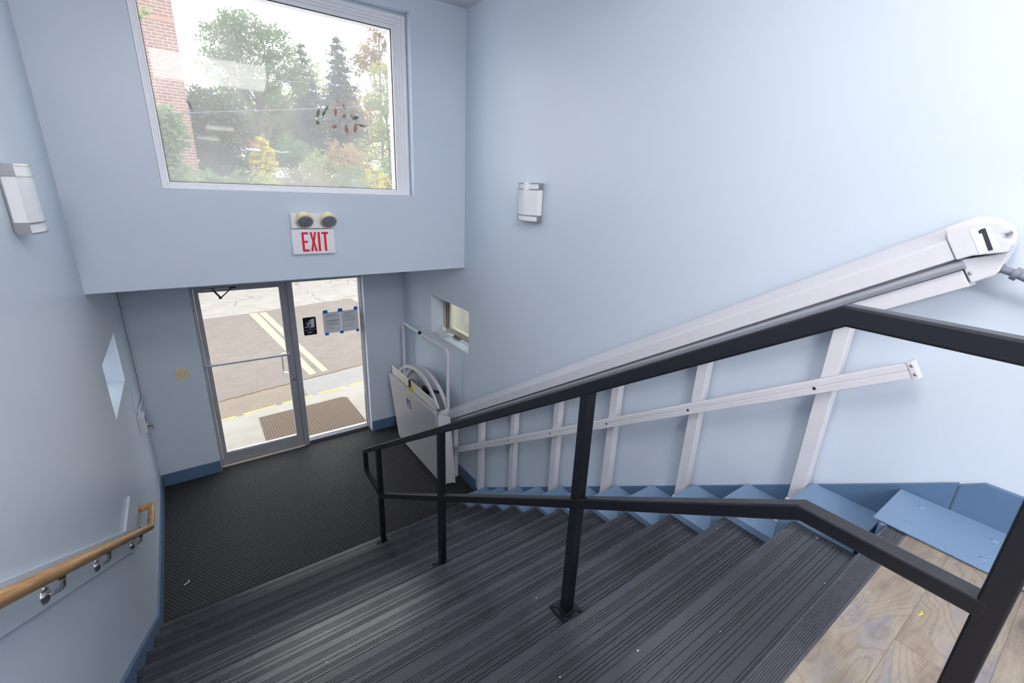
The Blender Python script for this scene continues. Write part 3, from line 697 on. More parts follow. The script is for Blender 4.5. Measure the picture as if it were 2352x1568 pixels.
# ------------------------------------------------------------------ lift guide rail on the right wall
gl = thing('lift_guide_rail', (W, 1.9, 1.2), 'white inclined lift rail with lower rail and uprights fixed along the right wall', 'lift rail')
C2 = 1 / (1 + SL * SL)
def sweep(mb, prof, sc, y0, y1):
    P = []
    for y in (y0, y1): P.append([(W - d, y + (s - sc) * C2 * SL, sc - SL * y + (s - sc) * C2) for d, s in prof])
    n = len(prof)
    return mb.add(P[0] + P[1], [tuple(range(n)), tuple(range(2 * n - 1, n - 1, -1))] + [(i, n + i, n + (i + 1) % n, (i + 1) % n) for i in range(n)])
up = [(.03, 3.292), (.075, 3.292), (.085, 3.288), (.15, 3.236), (.156, 3.226), (.156, 3.152), (.112, 3.146), (.112, 3.105), (.128, 3.102), (.128, 3.032), (.03, 3.032)]
sweep(MB(), up, 3.165, .1, 4.2).build('upper_rail', M['coat'], gl, bevel=.002)
ctr = lambda y: (W - .135, y, 3.124 - SL * y)
MB().tube([ctr(.07), ctr(4.2)], .0155, 14).build('guide_tube', M['satin'], gl)
sweep(MB(), [(.08, 2.779), (.116, 2.779), (.121, 2.770), (.121, 2.746), (.118, 2.743), (.121, 2.740), (.121, 2.708), (.08, 2.704)], 2.742, .12, 4.2).build('lower_rail', M['coat'], gl, bevel=.0015)
e_ = MB(); sweep(e_, [(.079, 2.783), (.124, 2.783), (.124, 2.700), (.079, 2.700)], 2.742, .102, .1195); ep = e_.build('end_plate', M['coat'], gl, bevel=.002)
for s in (2.762, 2.722):
    y = .108 + (s - 2.742) * C2 * SL; z = 2.742 - SL * .108 + (s - 2.742) * C2
    MB().tube([(W - .124, y, z), (W - .127, y, z), (W - .1285, y, z)], [.0065, .006, .003], 12).build('screw', M['bright'], ep)
for y, z in ((.408, 2.48), (.977, 2.123), (1.545, 1.77), (2.108, 1.419), (2.67, 1.069), (3.24, .717)):
    MB().tube([(W - .1205, y, z), (W - .1222, y, z)], .007, 10).build('rail_screw', plain('dark_screw', (70, 70, 76), .4, .7), gl)
for y in (.380, .962, 1.54, 2.097, 2.666, 3.226, 3.80):
    n_ = math.floor((N * T + DY - y) / T) if y < N * T else 0
    n_ = max(0, min(11, int((N * T + DY - y) // T)))
    zb = n_ * RI + DH if n_ > 0 else 0
    zt_ = 3.06 - SL * y
    u = MB().box(W - .08, W - .028, y - .031, y + .031, zb + .06, zt_).build('upright', M['coat'], gl, bevel=.003)
    f_ = MB().prism([(W - .084, y - .034, zb + .075), (W - .076, y - .034, zb + .075), (W - .142, y - .034, zb + .0005), (W - .152, y - .034, zb + .0005)], (0, .068, 0))
    f_.box(W - .2, W - .14, y - .034, y + .034, zb + .0005, zb + .006).box(W - .08, W - .028, y - .031, y + .031, zb + .0005, zb + .06)
    f_.tube([(W - .178, y, zb + .006), (W - .178, y, zb + .013)], .011, 6).tube([(W - .178, y, zb + .013), (W - .178, y, zb + .02)], .006, 10)
    f_.build('foot', M['coat'], u, bevel=.0015)
cap = MB()
cf = [(.130, 3.154), (.143, 3.186), (.078, 3.214), (.031, 3.222), (.007, 3.214), (-.006, 3.200), (-.002, 3.190), (.008, 3.184), (.005, 3.175), (-.019, 3.166), (-.025, 3.155), (-.021, 3.131), (.058, 3.109), (.09, 3.09)]
cap.prism([(W - .07, y, z) for y, z in cf], (-.092, 0, 0))
cap.prism([(W - .031, y, z) for y, z in [(.172, 3.186), (.094, 3.233), (.067, 3.237), (.038, 3.231), (.015, 3.223), (-.005, 3.202), (-.019, 3.176), (-.022, 3.147), (-.016, 3.098), (.03, 3.03), (.05, 3.02), (.085, 3.06)]], (-.039, 0, 0))
cap.prism([(W - .07, y, z) for y, z in [(.09, 3.09), (.068, 3.058), (.04, 3.018), (-.009, 3.053), (-.016, 3.070), (-.020, 3.114), (-.021, 3.131)]], (-.058, 0, 0))
ec = cap.build('end_cap', M['coat'], gl, bevel=.004)
MB().tube([(W - .128, .05, 3.05), (W - .131, .05, 3.05), (W - .1325, .05, 3.05)], [.0065, .006, .003], 12).build('screw', M['bright'], ec)
MB().tube([(W - .07, .0, 3.187), (W - .082, .0, 3.187)], .0085, 6).tube([(W - .082, .0, 3.187), (W - .094, .0, 3.187)], .0055, 10).build('bolt', M['nickel'], ec)
MB().prism([(W - .1625, y, z) for y, z in [(.082, 3.190), (.040, 3.209), (-.003, 3.142), (.038, 3.116)]], (-.0008, 0, 0)).build('number_label', M['label_white'], ec)
MB().prism([(W - .1634, y, z) for y, z in [(.061, 3.190), (.056, 3.181), (.0505, 3.184), (.021, 3.130), (.0105, 3.135), (.047, 3.2005), (.055, 3.197)]], (-.0006, 0, 0)).build('number', M['glyph'], ec)
cp = thing('flexible_conduit', (W - .1, -.03, 3.07), 'grey cable conduit leaving the top end of the lift rail', 'conduit')
MB().tube([(W - .1, -.012, 3.075), (W - .1, -.05, 3.064), (W - .1, -.11, 3.04), (W - .08, -.4, 2.95), (W - .06, -.9, 2.9)], .0125, 14).build('pipe', M['conduit'], cp)
MB().tube([(W - .1, -.045, 3.0655), (W - .1, -.06, 3.06)], .021, 18).tube([(W - .1, -.013, 3.0745), (W - .1, -.017, 3.0735)], .018, 16).build('coupling', M['conduit'], cp)

# ------------------------------------------------------------------ folded wheelchair platform at the foot of the rail
pf = thing('wheelchair_lift', (2.6, 4.3, .05), 'folded white wheelchair platform lift parked at the foot of the stairs', 'platform lift')
YA, YZ = 4.95, 3.635                                       # far and near ends of the folded deck
xt, xb, ztop, zbt = 2.48, 2.565, .965, .045
MB().prism([(xt, YA + .01, ztop), (xb, YA - .02, zbt + .02), (xb, YA - .12, zbt), (xb, YZ, zbt), (xt, YZ + .01, ztop)], (.032, 0, 0)).build('deck_panel', M['coat_deck'], pf, bevel=.003)
up_ = MB().prism([(2.522, YA - .02, .93), (2.512, YA - .02, 1.075), (2.518, YA - .02, 1.083), (2.524, YA - .02, 1.075), (2.534, YA - .02, .93)], (0, YZ + .085 - YA + .02, 0))
uf = up_.build('deck_flap', M['coat_warm'], pf, bevel=.002)
MB().box(2.5125, 2.5165, YZ + .09, YA - .025, 1.045, 1.0485).build('flap_rib', plain('ivory_shadow_rib', (190, 186, 180), .5), uf)  # rib a little darker than the flap coat
MB().box(2.495, 2.512, 4.345, 4.37, 1.0, 1.075).cyl((2.503, 4.357, 1.07), (2.503, 4.357, 1.09), .012, 10).build('latch', M['blackplastic'], pf, bevel=.003)
MB().prism([(2.5150, 4.41, 1.024), (2.5150, 4.28, 1.024), (2.5197, 4.28, .955), (2.5197, 4.41, .955)], (-.002, 0, 0)).build('warning_sticker', M['yellow'], uf)
# wheelchair symbol sticker on the deck, lying on the tilted face
fx = lambda z: xt + (xb - xt) * (ztop - z) / (ztop - zbt)
MB().prism([(fx(.835) - .0012, 4.44, .835), (fx(.835) - .0012, 4.325, .835), (fx(.715) - .0012, 4.325, .715), (fx(.715) - .0012, 4.44, .715)], (.001, 0, 0)).build('symbol_sticker', M['purple'], pf)
sy = MB()
def st3(a, b, w):
    a = Vector((fx(a[1]) - .0026, a[0], a[1])); b = Vector((fx(b[1]) - .0026, b[0], b[1])); sy.bar(a, b, .001, w, (0, .7, .7))
ck_ = [(4.385 + .026 * math.cos(t), .752 + .026 * math.sin(t)) for t in [2.2 + i * .45 for i in range(11)]]
for a, b in zip(ck_, ck_[1:]): st3(a, b, .006)
for a, b, w in (((4.395, .812), (4.395, .815), .013), ((4.393, .80), (4.388, .768), .007), ((4.388, .768), (4.358, .766), .007), ((4.358, .766), (4.345, .735), .007), ((4.345, .735), (4.335, .738), .006), ((4.392, .787), (4.365, .787), .006)): st3(a, b, w)
sy.build('wheelchair_symbol', M['label_white'], pf)
en = MB().prism([(2.502, YZ - .004, .962), (2.625, YZ - .004, .918), (2.685, YZ - .004, .055), (2.6, YZ - .004, .075)], (0, -.012, 0))
fl = en.build('end_flap', M['coat'], pf, bevel=.002)
MB().prism([(2.625, YZ - .004, .918), (2.642, YZ - .01, .905), (2.708, YZ - .01, .048), (2.685, YZ - .004, .055)], (0, -.02, 0)).build('flap_edge', M['coat'], fl, bevel=.003)
MB().prism([(2.600, YZ - .003, .07), (2.588, YZ - .003, .04), (2.575, YZ - .003, .03), (2.5, YZ - .003, .95), (2.505, YZ - .003, .96)], (0, -.008, 0)).build('flap_hinge', M['coat'], fl)
# carriage with two arched arms
def arch(mb, x0, x1, cy, cz, ro, ri, a0, a1, n=22):
    o = arc(cy, cz, ro, a0, a1, n); i = arc(cy, cz, ri, a0, a1, n)
    for k in range(n):
        mb.prism([(x0, o[k][0], o[k][1]), (x0, o[k + 1][0], o[k + 1][1]), (x0, i[k + 1][0], i[k + 1][1]), (x0, i[k][0], i[k][1])], (x1 - x0, 0, 0))
    return mb
arch(MB(), 2.605, 2.632, 4.42, .46, .74, .70, 142, 32).build('front_arch', M['coat'], pf)
arch(MB(), 2.715, 2.742, 4.42, .42, .74, .695, 142, 32).build('rear_arch', M['coat'], pf)
bd = MB(); bd.prism([(2.742, y, z) for y, z in arc(4.42, .42, .73, 142, 32, 22) + [(5.04, .3), (3.845, .3)]], (.02, 0, 0))
bd.build('carriage_back', M['coat'], pf)
MB().box(2.64, 2.715, 4.1, 4.75, .3, .93).build('drive_unit', plain('drive_grey', (150, 150, 156), .45, .2), pf, bevel=.02)
MB().box(2.642, 2.69, 4.2, 4.32, .93, 1.0).build('drive_cable', M['blackplastic'], pf, bevel=.012)
MB().bar((2.632, 4.02, 1.055), (2.715, 4.03, 1.015), .045, .03).build('arm_clip', M['blackplastic'], pf, bevel=.004)
MB().box(2.61, 2.74, 3.8, 3.86, .76, .86).build('arm_bracket', M['coat'], pf, bevel=.006)
gb1 = MB().tube(round_path([(2.742, 5.07, .45), (2.742, 5.07, 1.578), (2.742, 4.57, 1.578)], .07), .02, 14).build('grab_bar', M['coat'], pf)
MB().tube([(2.742, 4.571, 1.578), (2.742, 4.562, 1.578)], .0212, 16).build('end_plug', M['blackplastic'], gb1)
MB().tube(round_path([(2.742, 4.46, 1.582), (2.742, 3.845, 1.582), (2.742, 3.845, .862), (2.66, 3.86, .845)], .085), .02, 14).build('grab_bar', M['coat'], pf)
MB().box(2.742, W - .15, 4.1, 4.5, .55, .8).build('carriage_bracket', M['coat'], pf, bevel=.01)

# ------------------------------------------------------------------ ceiling fixtures (above and behind the camera), two of them added fill
def fixture(x0, x1, y0, y1, label, mat, depth=.11):
    t = thing('ceiling_light', ((x0 + x1) / 2, (y0 + y1) / 2, HC), label, 'ceiling light', 'ceiling lights')
    MB().box(x0, x1, y0, y1, HC - .03, HC - .0005).build('housing', M['white'], t)
    dm = MB(); n = 10
    P = [((y0 + y1) / 2 + (y1 - y0) / 2 * math.cos(math.pi * i / n), HC - .03 - (depth - .03) * math.sin(math.pi * i / n) ** .6) for i in range(n + 1)]
    dm.prism([(x0 + .01, a, b) for a, b in P], (x1 - x0 - .02, 0, 0)); dm.build('diffuser', mat, t)
fixture(.6, 1.85, -.28, .38, 'long lit drum ceiling light above the top of the stairs', M['lamp'], .28)
fixture(.06, .54, -3.4, -1.9, 'lit ceiling light over the hall just behind the landing', M['lamp_hall'], .24)  # this and the next are added to brighten bulkhead and walls
fixture(.06, .54, -6.4, -4.9, 'second lit ceiling light over the hall behind the landing', M['lamp_hall'], .24)
fixture(1.7, 2.4, -9.6, -9.2, 'lit ceiling light halfway down the upper hall', M['lamp_far'])
fixture(1.7, 2.4, -14.6, -14.2, 'lit ceiling light at the far end of the upper hall', M['lamp_far'])

# ------------------------------------------------------------------ outside: paving
def slab(name, poly, z0, z1, mat):
    return struct(name, MB().prism([(x, y, z0) for x, y in poly], (0, 0, z1 - z0)), mat)
kerb = lambda x: 6.70 + (x - .62) * .165
crk = lambda x: 7.40 + (x - .6) * .19
slab('sidewalk', [(-5.5, 5.57), (24, 5.57), (24, kerb(24)), (-5.5, kerb(-5.5))], -.22, -.02, M['concrete'])
slab('ground_strip', [(-5.5, kerb(-5.5)), (1.86, kerb(1.86)), (1.86, crk(1.86)), (-5.5, crk(-5.5))], -.22, -.022, M['gravelly'])
slab('ground_apron', [(1.86, kerb(1.86)), (24, kerb(24)), (24, crk(24)), (1.86, crk(1.86))], -.22, -.022, M['concrete_grey'])
slab('parking_lot', [(-5.5, crk(-5.5)), (24, crk(24)), (24, 17.4), (-5.5, 12.2)], -.25, -.025, M['asphalt'])
lite = lambda x: 12.52 + (x - .7) * .20
slab('road', [(-14, 11.8), (-14, 18.5), (30, 18.5), (30, lite(30)), (1.6, 12.70), (.6, 12.60)], -.3, -.021, M['pale_asphalt'])
j = MB(); rr = random.Random(4)
for i in range(60):
    x = -2 + i * .12; a = crk(x) + rr.uniform(-.008, .008); wdt = rr.uniform(.006, .02)
    j.prism([(x, a - wdt, -.0245), (x + .13, a - wdt + .024, -.0245), (x + .13, a + wdt + .024, -.0245), (x, a + wdt, -.0245)], (0, 0, .008))
tag(j.build('leaf_litter', M['rust']), 'strip of rusty leaf litter along the pavement joint outside', 'leaf litter', kind='stuff')
def stripe(P, mat, name='road_marking', z=-.0235):
    return struct(name, MB().prism([(x, y, z) for x, y in P], (0, 0, .0025)), mat)
stripe([(1.70, 12.66), (1.895, 12.67), (2.20, 7.86), (2.075, 7.82)], M['line_yellow'])
stripe([(1.93, 12.67), (2.09, 12.66), (2.41, 7.90), (2.30, 7.88)], M['line_yellow'])
stripe([(4.45, 13.25), (4.66, 13.27), (4.9, 8.4), (4.75, 8.4)], M['line_yellow'])
for a, b in ((.3, .84), (.93, 1.38), (1.46, 1.70), (1.72, 1.93), (2.0, 2.46), (2.55, 3.1), (3.2, 3.7)):
    stripe([(a, kerb(a) + .0), (b, kerb(b) + .0), (b, kerb(b) + .05), (a, kerb(a) + .05)], M['kerb_yellow'], z=-.0205)
dm = thing('doormat', (1.73, 6.1, -.02), 'brown ribbed doormat lying on the pavement outside the glass door', 'doormat')
MB().prism([(1.085, 5.62, -.0195), (2.365, 5.62, -.0195), (2.362, 6.58, -.0195), (2.30, 6.63, -.0195), (1.10, 6.535, -.0195)], (0, 0, .009)).build('mat', M['doormat'], dm)
struct('roof_lobby', MB().box(-.25, W + .25, 3.95, 5.8, 2.69, 2.86), M['roofing'])
# hillside
hv = []; hf = []; nx, ny = 30, 24
def hill(x, y):
    t = max(0, min(1, (y - 18.4) / 9)); t = t * t * (3 - 2 * t)
    return -.03 + 2.9 * t + max(0, y - 27) * .045
for j_ in range(ny + 1):
    for i in range(nx + 1):
        x = -14 + 50 * i / nx; y = 18.4 + 40 * j_ / ny; hv.append((x, y, hill(x, y) + (random.uniform(-.08, .08) if j_ else 0)))
for j_ in range(ny):
    for i in range(nx):
        a = j_ * (nx + 1) + i; hf.append((a, a + 1, a + nx + 2, a + nx + 1))
struct('hillside', MB().add(hv, hf, True), M['grassy'])
struct('wall_neighbour_left', MB().box(-1.15, -.95, 2.0, 5.5, -.2, 2.6), M['plaster'])  # unseen wall, added to cut the light through the left niche
struct('wall_neighbour', MB().box(W + .72, W + .9, 2.0, 5.5, -.2, 2.6), plain('beige_render', (196, 190, 174), .9, var=.06, nscale=3))

# ------------------------------------------------------------------ outside: buildings, wires, cars
bb_ = thing('brick_building', (-5, 20.5, 0), 'tall red-brick building seen at the left edge of the big window', 'building')
MB().box(-9, 1.48, 20, 30, 0, 16).build('brick_wall', M['brick'], bb_)
MB().box(-9, 1.47, 19.985, 20, 7.86, 8.0).build('string_course', plain('dark_brick_course', (140, 104, 92), .9), bb_)
MB().box(-9.1, 1.55, 19.95, 30.05, 16, 16.3).build('parapet', M['concrete_grey'], bb_)
hb = thing('brick_house', (6.2, 36, 3.2), 'small orange brick house wall glimpsed behind the yellow bush', 'house')
MB().box(5.0, 5.75, 35, 38, hill(5, 35) - .4, 5.75).build('house_wall', plain('orange_brick', (146, 104, 82), .9, var=.06), hb)
MB().box(4.95, 5.8, 34.95, 38.05, 5.75, 5.85).build('house_roof', M['shingle'], hb)
def wire(pts, r, label):
    P = [Vector(p) for p in pts]; a, b = P; n = 24
    o = MB().tube([a.lerp(b, i / n) - Vector((0, 0, .35 * 4 * (i / n) * (1 - i / n))) for i in range(n + 1)], r, 6).build('utility_wire', plain('wire_sheath', (84, 88, 100), .6), loc=tuple(a))
    return tag(o, label, 'wire', 'overhead wires outside')
wire([(-12, 14, 3.05), (16, 14, 7.25)], .010, 'lower overhead wire, the one crossing the leaves on the pane')
wire([(-14, 16, 5.2), (18, 16, 7.3)], .009, 'upper overhead wire crossing the crown of the tallest tree')
def car(x, y, z, L, H, wd, label):
    t = thing('parked_car', (x + L / 2, y, z), label, 'car', 'cars parked beyond the bushes')
    prof = [(0, .28), (0, .62), (.10, .72), (.62, .80), (1.15, H), (L - .95, H), (L - .35, .92), (L - .04, .82), (L, .5), (L - .02, .28)]
    MB().prism([(x + u, y, z + v) for u, v in prof], (0, wd, 0)).build('body', M['car'], t, bevel=.06, seg=3)
    g = MB(); g.prism([(x + .85, y - .004, z + .84), (x + 1.22, y - .004, z + H - .1), (x + L / 2, y - .004, z + H - .1), (x + L / 2, y - .004, z + .84)], (0, .01, 0))
    g.prism([(x + L / 2 + .08, y - .004, z + .84), (x + L / 2 + .08, y - .004, z + H - .1), (x + L - 1.0, y - .004, z + H - .1), (x + L - .55, y - .004, z + .9)], (0, .01, 0))
    g.build('side_window', M['carglass'], t)
    for u in (.75, L - .8):
        MB().cyl((x + u, y - .02, z + .32), (x + u, y + .2, z + .32), .32, 20).build('wheel', M['tyre'], t)
    return t
car(3.0, 29.4, hill(3, 29.4) + .05, 4.3, 1.75, 1.8, 'white car parked behind the dark tree, its roof at the yellow bush')
car(2.2, 33.0, hill(2.2, 33) + .15, 4.2, 1.7, 1.8, 'white car parked further up, half hidden by the dark tree')
car(7.6, 30.0, hill(7, 30) + .02, 4.4, 1.45, 1.8, 'low white car behind the bushes right of the yellow bush')

# ------------------------------------------------------------------ outside: trees and bushes
def foliage(blobs, n, size, seed, stretch=(1, 1, 1), droop=0):
    r = random.Random(seed); vs = []; fs = []
    vol = [b[3] ** 2 for b in blobs]; tot = sum(vol)
    for b, vv in zip(blobs, vol):
        k = int(n * vv / tot); cl = max(4, k // 14)
        ctr = []
        for _ in range(cl):
            d = Vector((r.gauss(0, 1), r.gauss(0, 1), r.gauss(0, 1))).normalized() * b[3] * (.35 + .65 * r.random() ** .5)
            ctr.append(Vector((b[0] + d.x * stretch[0], b[1] + d.y * stretch[1], b[2] + d.z * stretch[2])))
        for q in range(k):
            c = ctr[q % cl]; sp = b[3] * .17
            p = c + Vector((r.gauss(0, sp), r.gauss(0, sp), r.gauss(0, sp * .7) - droop * abs(r.gauss(0, sp))))
            a = Vector((r.uniform(-1, 1), r.uniform(-1, 1), r.uniform(-.7, .7))).normalized(); c_ = a.orthogonal().normalized()
            c_.rotate(Quaternion(a, r.uniform(0, 6.28))); s = size * r.uniform(.6, 1.3)
            i = len(vs); vs += [p - a * s * .5, p + c_ * s * .3, p + a * s * .5, p - c_ * s * .3]; fs.append((i, i + 1, i + 2, i + 3))
    m_ = MB(); m_.v = [tuple(v) for v in vs]; m_.f = fs; m_.sm = [False] * len(fs); return m_
def tree(name, base, trunk_top, r0, blobs, n, size, leafmat, label, cat, group, seed, bark=None, **kw):
    t = thing(name, base, label, cat, group); b = Vector(base); tt = Vector(trunk_top); m_ = MB(); rr = random.Random(seed)
    pts = [b.lerp(tt, i / 6) + Vector((rr.uniform(-.5, .5) * r0, rr.uniform(-.5, .5) * r0, 0)) * (1 if 0 < i else 0) for i in range(7)]
    m_.tube(pts, [r0 * (1 - .75 * i / 6) for i in range(7)], 8)
    for q in blobs:
        s = pts[rr.randint(2, 5)]; e = Vector(q[:3]); md = s.lerp(e, .5) + Vector((rr.uniform(-.2, .2), rr.uniform(-.2, .2), rr.uniform(0, .3))) * q[3]
        m_.tube([s, md, e], [r0 * .36, r0 * .22, r0 * .08], 6)
        for _ in range(3):
            e2 = e + Vector((rr.gauss(0, 1), rr.gauss(0, 1), rr.gauss(0, .8))) * q[3] * .6; m_.tube([md, md.lerp(e2, .6), e2], [r0 * .14, r0 * .09, r0 * .03], 5)
    m_.build('trunk', bark or M['bark'], t)
    foliage(blobs, n, size, seed, **kw).build('foliage', leafmat, t)
    return t
def conifer(base, h, rad, n, label, seed):
    t = thing('conifer', base, label, 'tree', 'trees beyond the parking lot'); b = Vector(base); r = random.Random(seed)
    tk = MB().tube([b, b + Vector((0, 0, h * .6)), b + Vector((0, 0, h))], [.24, .13, .02], 8); vs = []; fs = []
    lev = int(h / .42)
    for i in range(lev):
        z = h * (.12 + .88 * i / lev); rl = rad * (1 - i / lev) ** .85 + .12
        for k_ in range(9):
            a = r.uniform(0, 6.28); L = rl * r.uniform(.65, 1.1); tip = Vector((math.cos(a) * L, math.sin(a) * L, -.28 * L + r.uniform(-.05, .1)))
            tk.tube([b + Vector((0, 0, z)), b + Vector((0, 0, z)) + tip], [.03, .008], 4, False)
            m_ = max(3, int(n * L / (lev * 9 * rad * .5)))
            for q in range(m_):
                f = r.uniform(.15, 1.02); p = b + Vector((0, 0, z)) + tip * f + Vector((r.gauss(0, .09), r.gauss(0, .09), r.gauss(-.05, .07))) * (1 + L * .3)
                d = (tip.normalized() + Vector((r.uniform(-.6, .6), r.uniform(-.6, .6), r.uniform(-.8, .1)))).normalized(); c_ = d.orthogonal().normalized(); c_.rotate(Quaternion(d, r.uniform(0, 6.28)))
                s = r.uniform(.18, .36); j2 = len(vs); vs += [p - d * s * .5, p + c_ * s * .16, p + d * s * .5, p - c_ * s * .16]; fs.append((j2, j2 + 1, j2 + 2, j2 + 3))
    tk.build('trunk', M['bark'], t); m_ = MB(); m_.v = [tuple(v) for v in vs]; m_.f = fs; m_.sm = [False] * len(fs); m_.build('foliage', LEAF['conifer'], t)
GT = 'trees beyond the parking lot'; GB = 'bushes on the bank'
Y = 32
tree('deciduous_tree', (5.5, Y, hill(5.5, Y)), (5.4, Y, 9.3), .26,
     [(5.2, Y, 10.8, 1.15), (3.9, Y - .3, 10.0, .95), (6.6, Y + .3, 10.6, 1.05), (5.0, Y, 9.6, 1.15), (3.5, Y, 9.0, .75), (6.9, Y, 9.5, 1.0), (5.7, Y, 8.7, 1.0), (4.5, Y + .5, 8.4, .8), (7.6, Y, 8.8, .75), (4.5, Y, 10.9, .7), (6.0, Y - .5, 8.0, .7)],
     9500, .19, LEAF['green'], 'tallest broad green tree standing in the middle of the big window', 'tree', GT, 11)
Y = 23
tree('deciduous_tree', (2.9, Y, hill(2.9, Y) - .1), (2.8, Y, 5.2), .2,
     [(1.5, Y, 5.3, .75), (2.2, Y, 5.8, .75), (3.1, Y, 5.9, .6), (1.8, Y, 4.7, .8), (2.8, Y, 5.0, .8), (3.4, Y, 5.0, .45), (1.1, Y - .3, 5.1, .5), (2.3, Y, 4.1, .7), (2.9, Y - .4, 4.3, .55), (2.0, Y - .6, 3.4, .7), (3.0, Y, 3.5, .6)],
     14000, .125, LEAF['dark'], 'dark bushy tree just right of the brick building', 'tree', GT, 12)
tree('deciduous_tree', (.75, 17, 0), (.55, 17, 4.3), .1, [(.65, 17, 4.75, .42), (.85, 17, 4.35, .45), (.5, 17, 3.9, .5), (.75, 16.8, 3.4, .42), (.2, 17, 4.5, .5)], 4200, .11, LEAF['green'],
     'slender light green tree by the left frame of the big window', 'tree', GT, 13)
Y = 38
tree('deciduous_tree', (7.2, Y, hill(7, Y)), (7.1, Y, 8.4), .2, [(7.1, Y, 8.7, 1.0), (7.9, Y, 7.8, .9), (6.9, Y, 7.0, 1.0), (8.0, Y, 6.2, .9), (6.4, Y, 7.7, .8), (6.2, Y, 6.0, .9)], 4200, .24, LEAF['lime'],
     'pale yellow-green tree behind the trunk of the tallest tree', 'tree', GT, 14)
conifer((8.9, 36, hill(8.9, 36)), 12.05 - hill(8.9, 36), 1.75, 6500, 'narrower dark conifer beside the tallest tree', 15)
conifer((10.7, 34, hill(10.7, 34)), 12.3 - hill(10.7, 34), 2.3, 11000, 'broad dark conifer behind the leaves on the pane', 16)
Y = 28
tree('deciduous_tree', (11.6, Y, hill(11.6, Y)), (11.5, Y, 8.2), .14, [(11.4, Y, 8.9, .8), (10.7, Y, 7.8, .55), (11.7, Y, 7.5, .85), (11.0, Y, 6.3, .6), (11.6, Y, 5.7, .8), (12.1, Y, 9.3, .7), (11.6, Y - .5, 4.6, .7), (12.6, Y, 6.6, .9), (12.5, Y, 5.0, .9), (12.4, Y - .5, 3.9, .9)], 9000, .15, LEAF['lime'],
     'yellow-green tree filling the right edge of the big window', 'tree', GT, 17)
Y = 34
tree('deciduous_tree', (13.4, Y, hill(13, Y)), (13.5, Y, 12.9), .13, [(13.5, Y, 13.0, .7), (14.1, Y, 12.4, .6), (12.9, Y, 11.8, .6), (14.3, Y, 13.2, .6), (12.4, Y, 11.3, .75), (13.3, Y, 11.0, .8), (12.0, Y, 10.7, .6)], 2300, .2, LEAF['rust'],
     'thin sparse tree rising highest at the right of the big window', 'tree', GT, 18)
Y = 37
tree('deciduous_tree', (9.9, Y, hill(9.9, Y)), (9.9, Y, 9.8), .13, [(9.8, Y, 10.6, .6), (9.9, Y, 9.6, .7), (9.7, Y, 8.5, .7), (10.3, Y, 9.0, .6)], 900, .2, LEAF['lime'],
     'sparse pale tree between the two conifers', 'tree', GT, 19)
for x, Y, bl, kd, lab, sd in (
        (4.2, 43, [(3.4, 43, 7.6, 1.6), (5.2, 43, 8.4, 1.5), (4.4, 43, 6.0, 1.8), (2.6, 43, 6.0, 1.4), (6.0, 43, 6.6, 1.5)], 'green', 'hazy green tree far behind the dark tree', 91),
        (9.6, 45, [(8.6, 45, 8.4, 1.6), (10.6, 45, 8.8, 1.6), (9.6, 45, 6.6, 1.9), (11.6, 45, 6.8, 1.6), (7.8, 45, 6.4, 1.5)], 'lime', 'hazy yellow-green tree far behind the conifers', 92),
        (14.4, 44, [(13.6, 44, 9.2, 1.7), (15.4, 44, 9.4, 1.6), (14.4, 44, 7.0, 1.9), (16.2, 44, 6.8, 1.6), (12.6, 44, 6.8, 1.5)], 'rust', 'hazy russet tree far behind the right-hand trees', 93)):
    tree('deciduous_tree', (x, Y, hill(x, Y)), (x, Y, 7.6), .22, bl, 6000, .34, LEAF[kd], lab, 'tree', GT, sd)
Y = 22
tree('bush', (3.9, Y, hill(3.9, Y) - .1), (3.85, Y, 4.4), .06, [(3.85, Y, 4.6, .26), (4.0, Y, 4.3, .3), (3.65, Y, 3.95, .34), (4.1, Y, 3.85, .34), (3.8, Y, 3.45, .4)], 2400, .11, LEAF['yellow'],
     'bright yellow bush beside the parked white car', 'bush', GB, 20)
specs = [(.75, 17.5, 3.2, .55, 'yellow', 'yellowish bush low at the left frame'), (1.5, 19, 3.3, .6, 'green', 'green bush at the foot of the brick wall'),
         (2.6, 19.5, 3.3, .6, 'green', 'green bush below the dark tree'), (3.35, 19.2, 3.3, .5, 'lime', 'yellow-green bush under the yellow bush'),
         (4.5, 20, 3.5, .75, 'bare', 'grey leafless brush at the bottom middle of the window'), (5.3, 20.5, 3.6, .7, 'bare', 'grey leafless brush just right of the window middle'),
         (5.9, 21.5, 4.2, .8, 'lime', 'yellow-green bush under the broad conifer'), (6.9, 22, 4.7, .75, 'rust', 'rust-tinged bush below the leaf cluster'),
         (7.5, 22.5, 4.6, .8, 'rust', 'reddish bush right of the rust-tinged one'), (7.0, 20.3, 3.6, .75, 'green', 'green bush in the lower right of the window'),
         (7.9, 20.5, 3.6, .7, 'yellow', 'yellow flecked bush near the lower right frame'), (8.6, 21, 3.7, .8, 'green', 'green bush against the right frame'),
         (5.4, 24, 4.9, .8, 'green', 'green bush in front of the pale yellow-green tree'), (8.9, 25, 5.0, 1.0, 'lime', 'pale bush behind the right-hand green bush'), (9.35, 21.5, 4.3, .8, 'green', 'green bush half cut off by the right frame')]
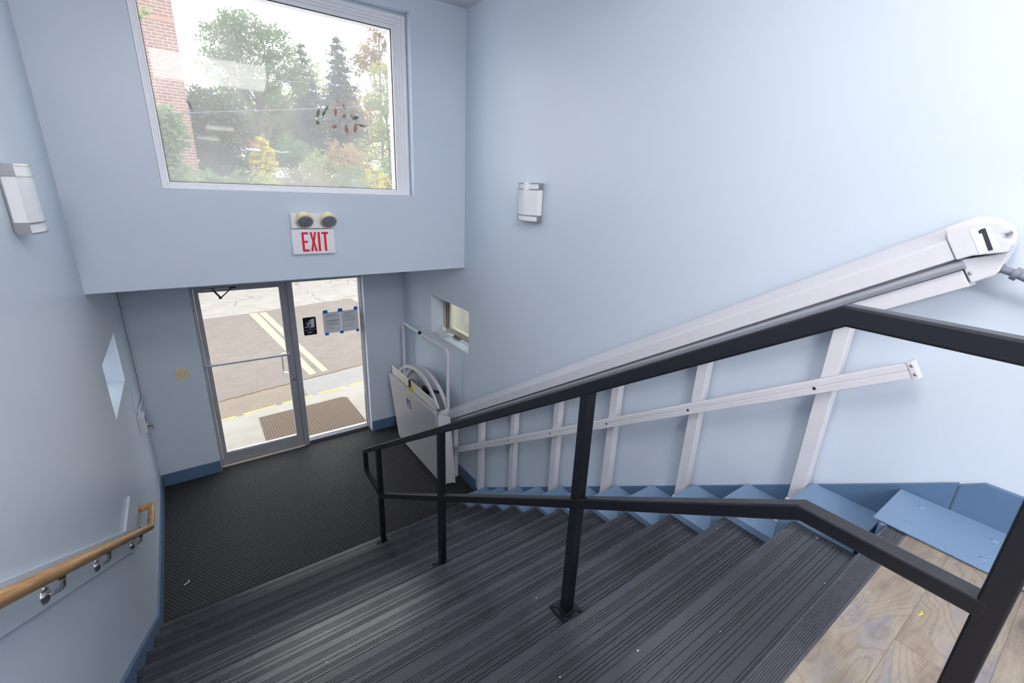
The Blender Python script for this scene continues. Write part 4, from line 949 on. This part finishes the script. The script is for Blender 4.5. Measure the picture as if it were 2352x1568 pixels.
for q, (x, y, z, r_, kd, lab) in enumerate(specs):
    g = hill(x, y) if y > 18.4 else -.02
    bl = [(x, y, z - .25, r_ * .8), (x - r_ * .5, y, z - r_ * .8, r_ * .7), (x + r_ * .5, y, z - r_ * .7, r_ * .75), (x, y - .2, z - r_ * 1.3, r_ * .8)]
    tree('bush', (x, y, g), (x, y, z - .2), .05, bl, 2600 if kd != 'bare' else 2400, .10 if kd != 'bare' else .085, LEAF[kd], lab, 'bush', GB, 40 + q, bark=M['twig'])
sp_ = thing('tree_branch', (-.9, 12, 0), 'pale green tree crown reaching into the top left of the pane', 'tree', GT)
MB().tube([(-.9, 12, -.02), (-.85, 12, 3.5), (-.5, 12, 5.6), (.3, 12, 6.05)], [.12, .09, .06, .02], 8).build('trunk', M['bark'], sp_)
foliage([(.55, 12, 6.12, .2), (.3, 12, 6.3, .3), (-.2, 12, 6.2, .6), (-.8, 12, 6.0, .8)], 1800, .12, 77).build('foliage', LEAF['lime'], sp_)

# ------------------------------------------------------------------ sky, camera, view
wd = bpy.data.worlds.new('overcast_sky'); SC.world = wd; wd.use_nodes = True
bgn = wd.node_tree.nodes['Background']; bgn.inputs[0].default_value = (.97, .985, 1.0, 1); bgn.inputs[1].default_value = 3.25
cam = bpy.data.cameras.new('camera'); co = bpy.data.objects.new('camera', cam); COL.objects.link(co)
cam.sensor_width = 36; cam.lens = 15.969; cam.clip_start = .02; cam.clip_end = 300
Rm = Matrix(((0.8140678987291214, 0.15279717180586844, -0.5603092722299718), (-0.5793706004692672, 0.28058757001867124, -0.7652452697422558), (0.04028850419950236, 0.9475883282518549, 0.3169435227137818)))
co.matrix_world = Matrix.Translation((0.56677, -0.29408, 3.2570)) @ Rm.to_4x4()
SC.camera = co
SC.view_settings.view_transform = 'Standard'; SC.view_settings.look = 'None'; SC.view_settings.gamma = 1; SC.view_settings.use_curve_mapping = False
SC.view_settings.exposure = 0.33
SC.cycles.max_bounces = 10; SC.cycles.diffuse_bounces = 5; SC.cycles.transparent_max_bounces = 12; SC.cycles.use_denoising = True
SC.cycles.sample_clamp_indirect = 8.0
